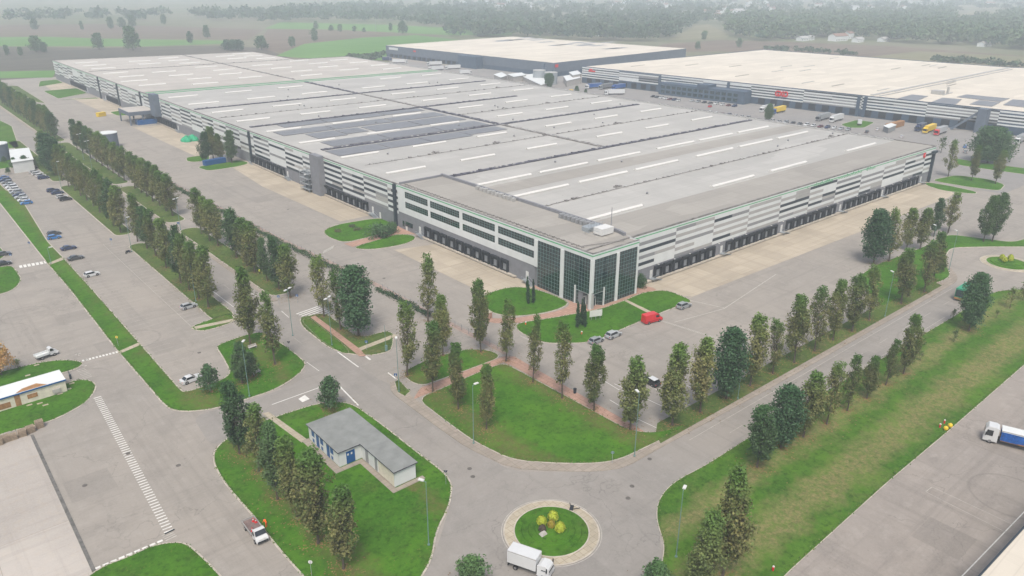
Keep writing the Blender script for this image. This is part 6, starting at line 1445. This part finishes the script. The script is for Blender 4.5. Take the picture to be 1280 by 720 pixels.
for i in range(3):
    x, y = G(284+i*7.5, 63.5); tree('far', x, y, 12, ("dark bushy tree starting the short row behind the roof", "middle dark bush of the short row behind the roof", "dark bush ending the short row behind the roof")[i], g, .1, .9, 1.1, "field_tree")
# the far woods: one mass of crowns
def wood(name, polys, n, seed, label, H=(10, 19), W=(5, 9), per=46):
    g_ = np.random.default_rng(seed); P_ = []; S = []; Hh = []; C = []
    for poly, share in polys:
        k = int(n*share); xs = np.array([p[0] for p in poly]); ys = np.array([p[1] for p in poly]); got = 0
        while got < k:
            px, py = g_.uniform(xs.min(), xs.max()), g_.uniform(ys.min(), ys.max()); ins = False
            for i in range(len(poly)):
                a, b = poly[i], poly[(i+1) % len(poly)]
                if (a[1] > py) != (b[1] > py) and px < (b[0]-a[0])*(py-a[1])/(b[1]-a[1])+a[0]: ins = not ins
            if not ins: continue
            if g_.random() < .22+.5*(math.sin(px*.05+py*.3)*math.sin(px*.013-py*.2) > .55): continue
            x, y = G(px, py); h = g_.uniform(*H); r_ = g_.uniform(*W)*(.8+.4*g_.random()); got += 1
            u = g_.normal(size=(per, 3)); u /= np.linalg.norm(u, axis=1)[:, None]; u[:, 2] = np.abs(u[:, 2])*1.25-.25
            lob = 1+.25*np.sin(3*np.arctan2(u[:, 1], u[:, 0])+got)+.2*g_.normal(size=per)
            p = np.array([x, y, h*.55])+u*np.array([r_, r_, h*.5])*lob[:, None]; P_.append(p); S.append(np.full(per, r_*.62)); Hh.append(np.clip(p[:, 2]/h, 0, 1)*.8); C.append(np.full(per, g_.random()))
    pos = np.concatenate(P_); size = np.concatenate(S)[:, None]
    me = leaf_mesh(name, pos, size, np.concatenate(Hh), np.concatenate(C)*.8+.2*g_.random(len(pos)), M['wood_far'], .0, seed)
    o = link(name, me, kind='stuff', label=label, cat="woodland"); o.color = (.8, .35, 0, 1); return o
wood("far_wood", [([(325, 30), (340, 18), (420, 13), (560, 13), (640, 14), (640, 44), (590, 43), (560, 36), (480, 28), (400, 27)], .32), ([(640, 47), (640, 13), (740, 11), (860, 12), (905, 18), (905, 30), (870, 33), (838, 50), (800, 52), (720, 50)], .36), ([(560, 41), (610, 41), (640, 47), (560, 46)], .02), ([(230, 20), (330, 16), (330, 28), (260, 26)], .04)], 1900, 31, "dense hazy woodland behind the farthest hall")
wood("far_wood", [([(905, 33), (905, 24), (980, 19), (1060, 16), (1062, 24), (1100, 14), (1185, 12), (1195, 26), (1280, 19), (1340, 18), (1340, 66), (1280, 64), (1220, 57), (1140, 55), (1060, 48), (1000, 50), (950, 52), (912, 45)], 1.)], 1900, 32, "dense hazy woodland behind the cream roof")
wood("far_hedge", [([(955, 61), (1070, 69), (1070, 71), (955, 63)], .4), ([(1165, 78), (1275, 86), (1275, 83), (1170, 74)], .6)], 60, 33, "bushes in a loose line along the field behind the cream roof", H=(3, 6), W=(3, 5))
wood("far_hedge", [([(430, 73), (480, 68), (484, 74), (450, 76)], 1.)], 26, 34, "low scrub at the corner of the bright field", H=(2, 4), W=(3, 5))
wood("far_wood", [([(330, 17), (640, 12), (905, 12), (905, 5), (420, 6)], .45), ([(905, 20), (1060, 14), (1280, 14), (1340, 4), (905, 4)], .45), ([(0, 30), (230, 24), (230, 14), (0, 16)], .1)], 420, 36, "scattered faint groves fading into the haze above the woods", H=(9, 17), W=(6, 12))
# village and farm houses
def house(px, py, w_, d_, h, label, group, rot=0., wall='cw', roof='terra'):
    x, y = G(px, py); t = thing("farm_house", label, "house", (x, y, 0), rot, group)
    mb = MB(); mb.box(-w_/2, -d_/2, 0, w_/2, d_/2, h); mb.add([(-w_/2, -d_/2, h), (-w_/2, d_/2, h), (-w_/2, 0, h+d_*.24), (w_/2, -d_/2, h), (w_/2, d_/2, h), (w_/2, 0, h+d_*.24)], [(0, 2, 1), (3, 4, 5)]); mb.build("wall", M[wall], t)
    mb = MB(); e = .5
    for s in (-1, 1): mb.add([(-w_/2-e, s*(d_/2+e), h-.2), (w_/2+e, s*(d_/2+e), h-.2), (w_/2+e, 0, h+d_*.24+.1), (-w_/2-e, 0, h+d_*.24+.1), (-w_/2-e, s*(d_/2+e), h), (w_/2+e, s*(d_/2+e), h), (w_/2+e, 0, h+d_*.24+.35), (-w_/2-e, 0, h+d_*.24+.35)], [(0,1,2,3),(7,6,5,4),(0,4,5,1),(0,3,7,4),(1,5,6,2)])
    mb.build("roof", M[roof], t)
    for k in range(int(w_/4)):
        mb = MB(); mb.box(-w_/2+1.5+k*4, -d_/2-.05, 1, -w_/2+2.7+k*4, -d_/2, 2.6); mb.build("window", M['glass'], t)
for px, py, w_, d_, h, d in ((1047, 51, 30, 12, 7, "long pale farmhouse with pink-red roof at the field's edge"), (1060, 48.5, 12, 10, 8, "taller block of the pale farm behind the long house"), (1072, 52.8, 16, 9, 4.5, "low farm building at the end of the pale farm"), (1003, 51, 18, 9, 4, "low white shed before the wood"), (1012, 50, 12, 8, 4.5, "second low white shed before the wood"), (994, 48, 14, 9, 5, "grey-roofed shed in the wood's edge"), (895, 23, 24, 14, 8, "white villa standing in the woodland clearing"), (752, 44, 26, 12, 6, "pale house among trees behind the farthest hall"), (762, 42, 14, 12, 9, "higher pale house among trees behind the farthest hall"), (776, 44, 16, 10, 5, "low pale house at the edge of the lit meadow"), (1104, 52, 16, 9, 4, "grey shed under the wood beside the olive field"), (1230, 58, 20, 9, 4, "white sheds under the eastern wood"), (1160, 46, 16, 9, 5, "pale house deep in the eastern wood"), (1270, 53, 30, 12, 6, "long pale building at the eastern edge")):
    house(px, py, w_, d_, h, d, "farm buildings at the wood's edge", .1*math.sin(px), roof='terra' if h > 5 else 'clg')
r = random.Random(12)
for i in range(64):
    px = r.choice((r.uniform(880, 990), r.uniform(880, 990), r.uniform(1000, 1180), r.uniform(560, 700), r.uniform(760, 860), r.uniform(640, 1280))); py = r.uniform(5, 21) if 880 < px < 990 else r.uniform(2, 13)
    house(px, py, r.uniform(14, 28), r.uniform(10, 16), r.uniform(6, 11), "tiny pale house almost lost in the haze above the woods", "village houses in the haze", r.uniform(0, 3), roof='terra' if r.random() < .5 else 'clg')
for px, py, h in ((470, 40, 20), (151*4, 40, 22)):
    x, y = G(px, py); t = thing("pylon", "thin pale mast in the light field" if px < 500 else "thin mast near the farthest hall's roof", "mast", (x, y, 0)); mb = MB(); mb.tube((0, 0, 0), (0, 0, h), .35, 6, 0, .15); mb.build("pole", M['steel'], t); mb = MB(); mb.box(-2, -.1, h-2, 2, .1, h-1.7); mb.build("crossarm", M['steel'], t)
# rough grass along the edges of the nearer lawns, fallen leaves under the nearer trees
M['tuft'] = leafmat("grass_blades", (.040, .110, .012), (.06, .15, .02), (.13, .12, .04))
gg = np.random.default_rng(77); P_ = []
for poly, z, mt in LAWNS:
    for i in range(len(poly)):
        a, b = np.array(poly[i]), np.array(poly[(i+1) % len(poly)]); mid = (a+b)/2
        if mid[0]**2+mid[1]**2 > 260**2: continue
        L = np.linalg.norm(b-a); k = int(L*9)
        if k < 1: continue
        t_ = gg.random(k); d_ = (b-a)/max(L, 1e-6); nn = np.array([-d_[1], d_[0]])*(1 if area(poly) > 0 else -1)
        P_.append(np.column_stack([a+(b-a)*t_[:, None]+nn*gg.normal(.32, .17, k)[:, None], z+gg.uniform(.0, .09, k)]))
pos = np.concatenate(P_)
me = leaf_mesh("grass_tufts", pos, gg.uniform(.12, .34, len(pos))[:, None], gg.random(len(pos)), gg.random(len(pos)), M['tuft'], 0, 5)
o = link("grass_tufts", me, kind='stuff', label="rough grass growing over the kerbs of the lawns", cat="grass"); o.color = (.6, .1, 0, 1)
P_ = []
for x, y, kk, H in TREES:
    if kk not in ('horn', 'gap', 'dense', 'small') or x*x+y*y > 250**2: continue
    k = 150; r_ = np.abs(gg.normal(0, 2.1, k)); an = gg.uniform(0, 6.28, k); P_.append(np.column_stack([x+r_*np.cos(an), y+r_*np.sin(an), np.full(k, .165)+gg.uniform(0, .03, k)]))
pos = np.concatenate(P_); n = len(pos); an = gg.uniform(0, 6.28, n); sz = gg.uniform(.06, .17, n)
V = np.stack([np.column_stack([pos[:, 0]+sz*np.cos(an+q), pos[:, 1]+sz*np.sin(an+q), pos[:, 2]+.01*q]) for q in (0, 1.57, 3.14, 4.71)], 1).reshape(-1, 3)
me = bpy.data.meshes.new("fallen_leaves"); me.from_pydata(V.tolist(), [], np.arange(4*n).reshape(-1, 4).tolist()); me.materials.append(simple("fallen_leaf", (.20, .125, .05), .9, var=.5, scale=2.5))
link("fallen_leaves", me, kind='stuff', label="brown leaves fallen on the grass under the hornbeams", cat="leaves")
# haze
hz = MB(); hz.box(-13000, -13000, -1.5, 13000, 13000, 82.5)
hm = bpy.data.materials.new("haze_air"); hm.use_nodes = True; nt = hm.node_tree; nt.nodes.remove(nt.nodes["Principled BSDF"])
pvn = nt.nodes.new("ShaderNodeVolumePrincipled"); pvn.inputs["Color"].default_value = (.84, .93, 1.0, 1); pvn.inputs["Density"].default_value = .00034; pvn.inputs["Anisotropy"].default_value = .0
nt.links.new(pvn.outputs[0], nt.nodes["Material Output"].inputs["Volume"])
ho = hz.build("haze", hm, kind='stuff')
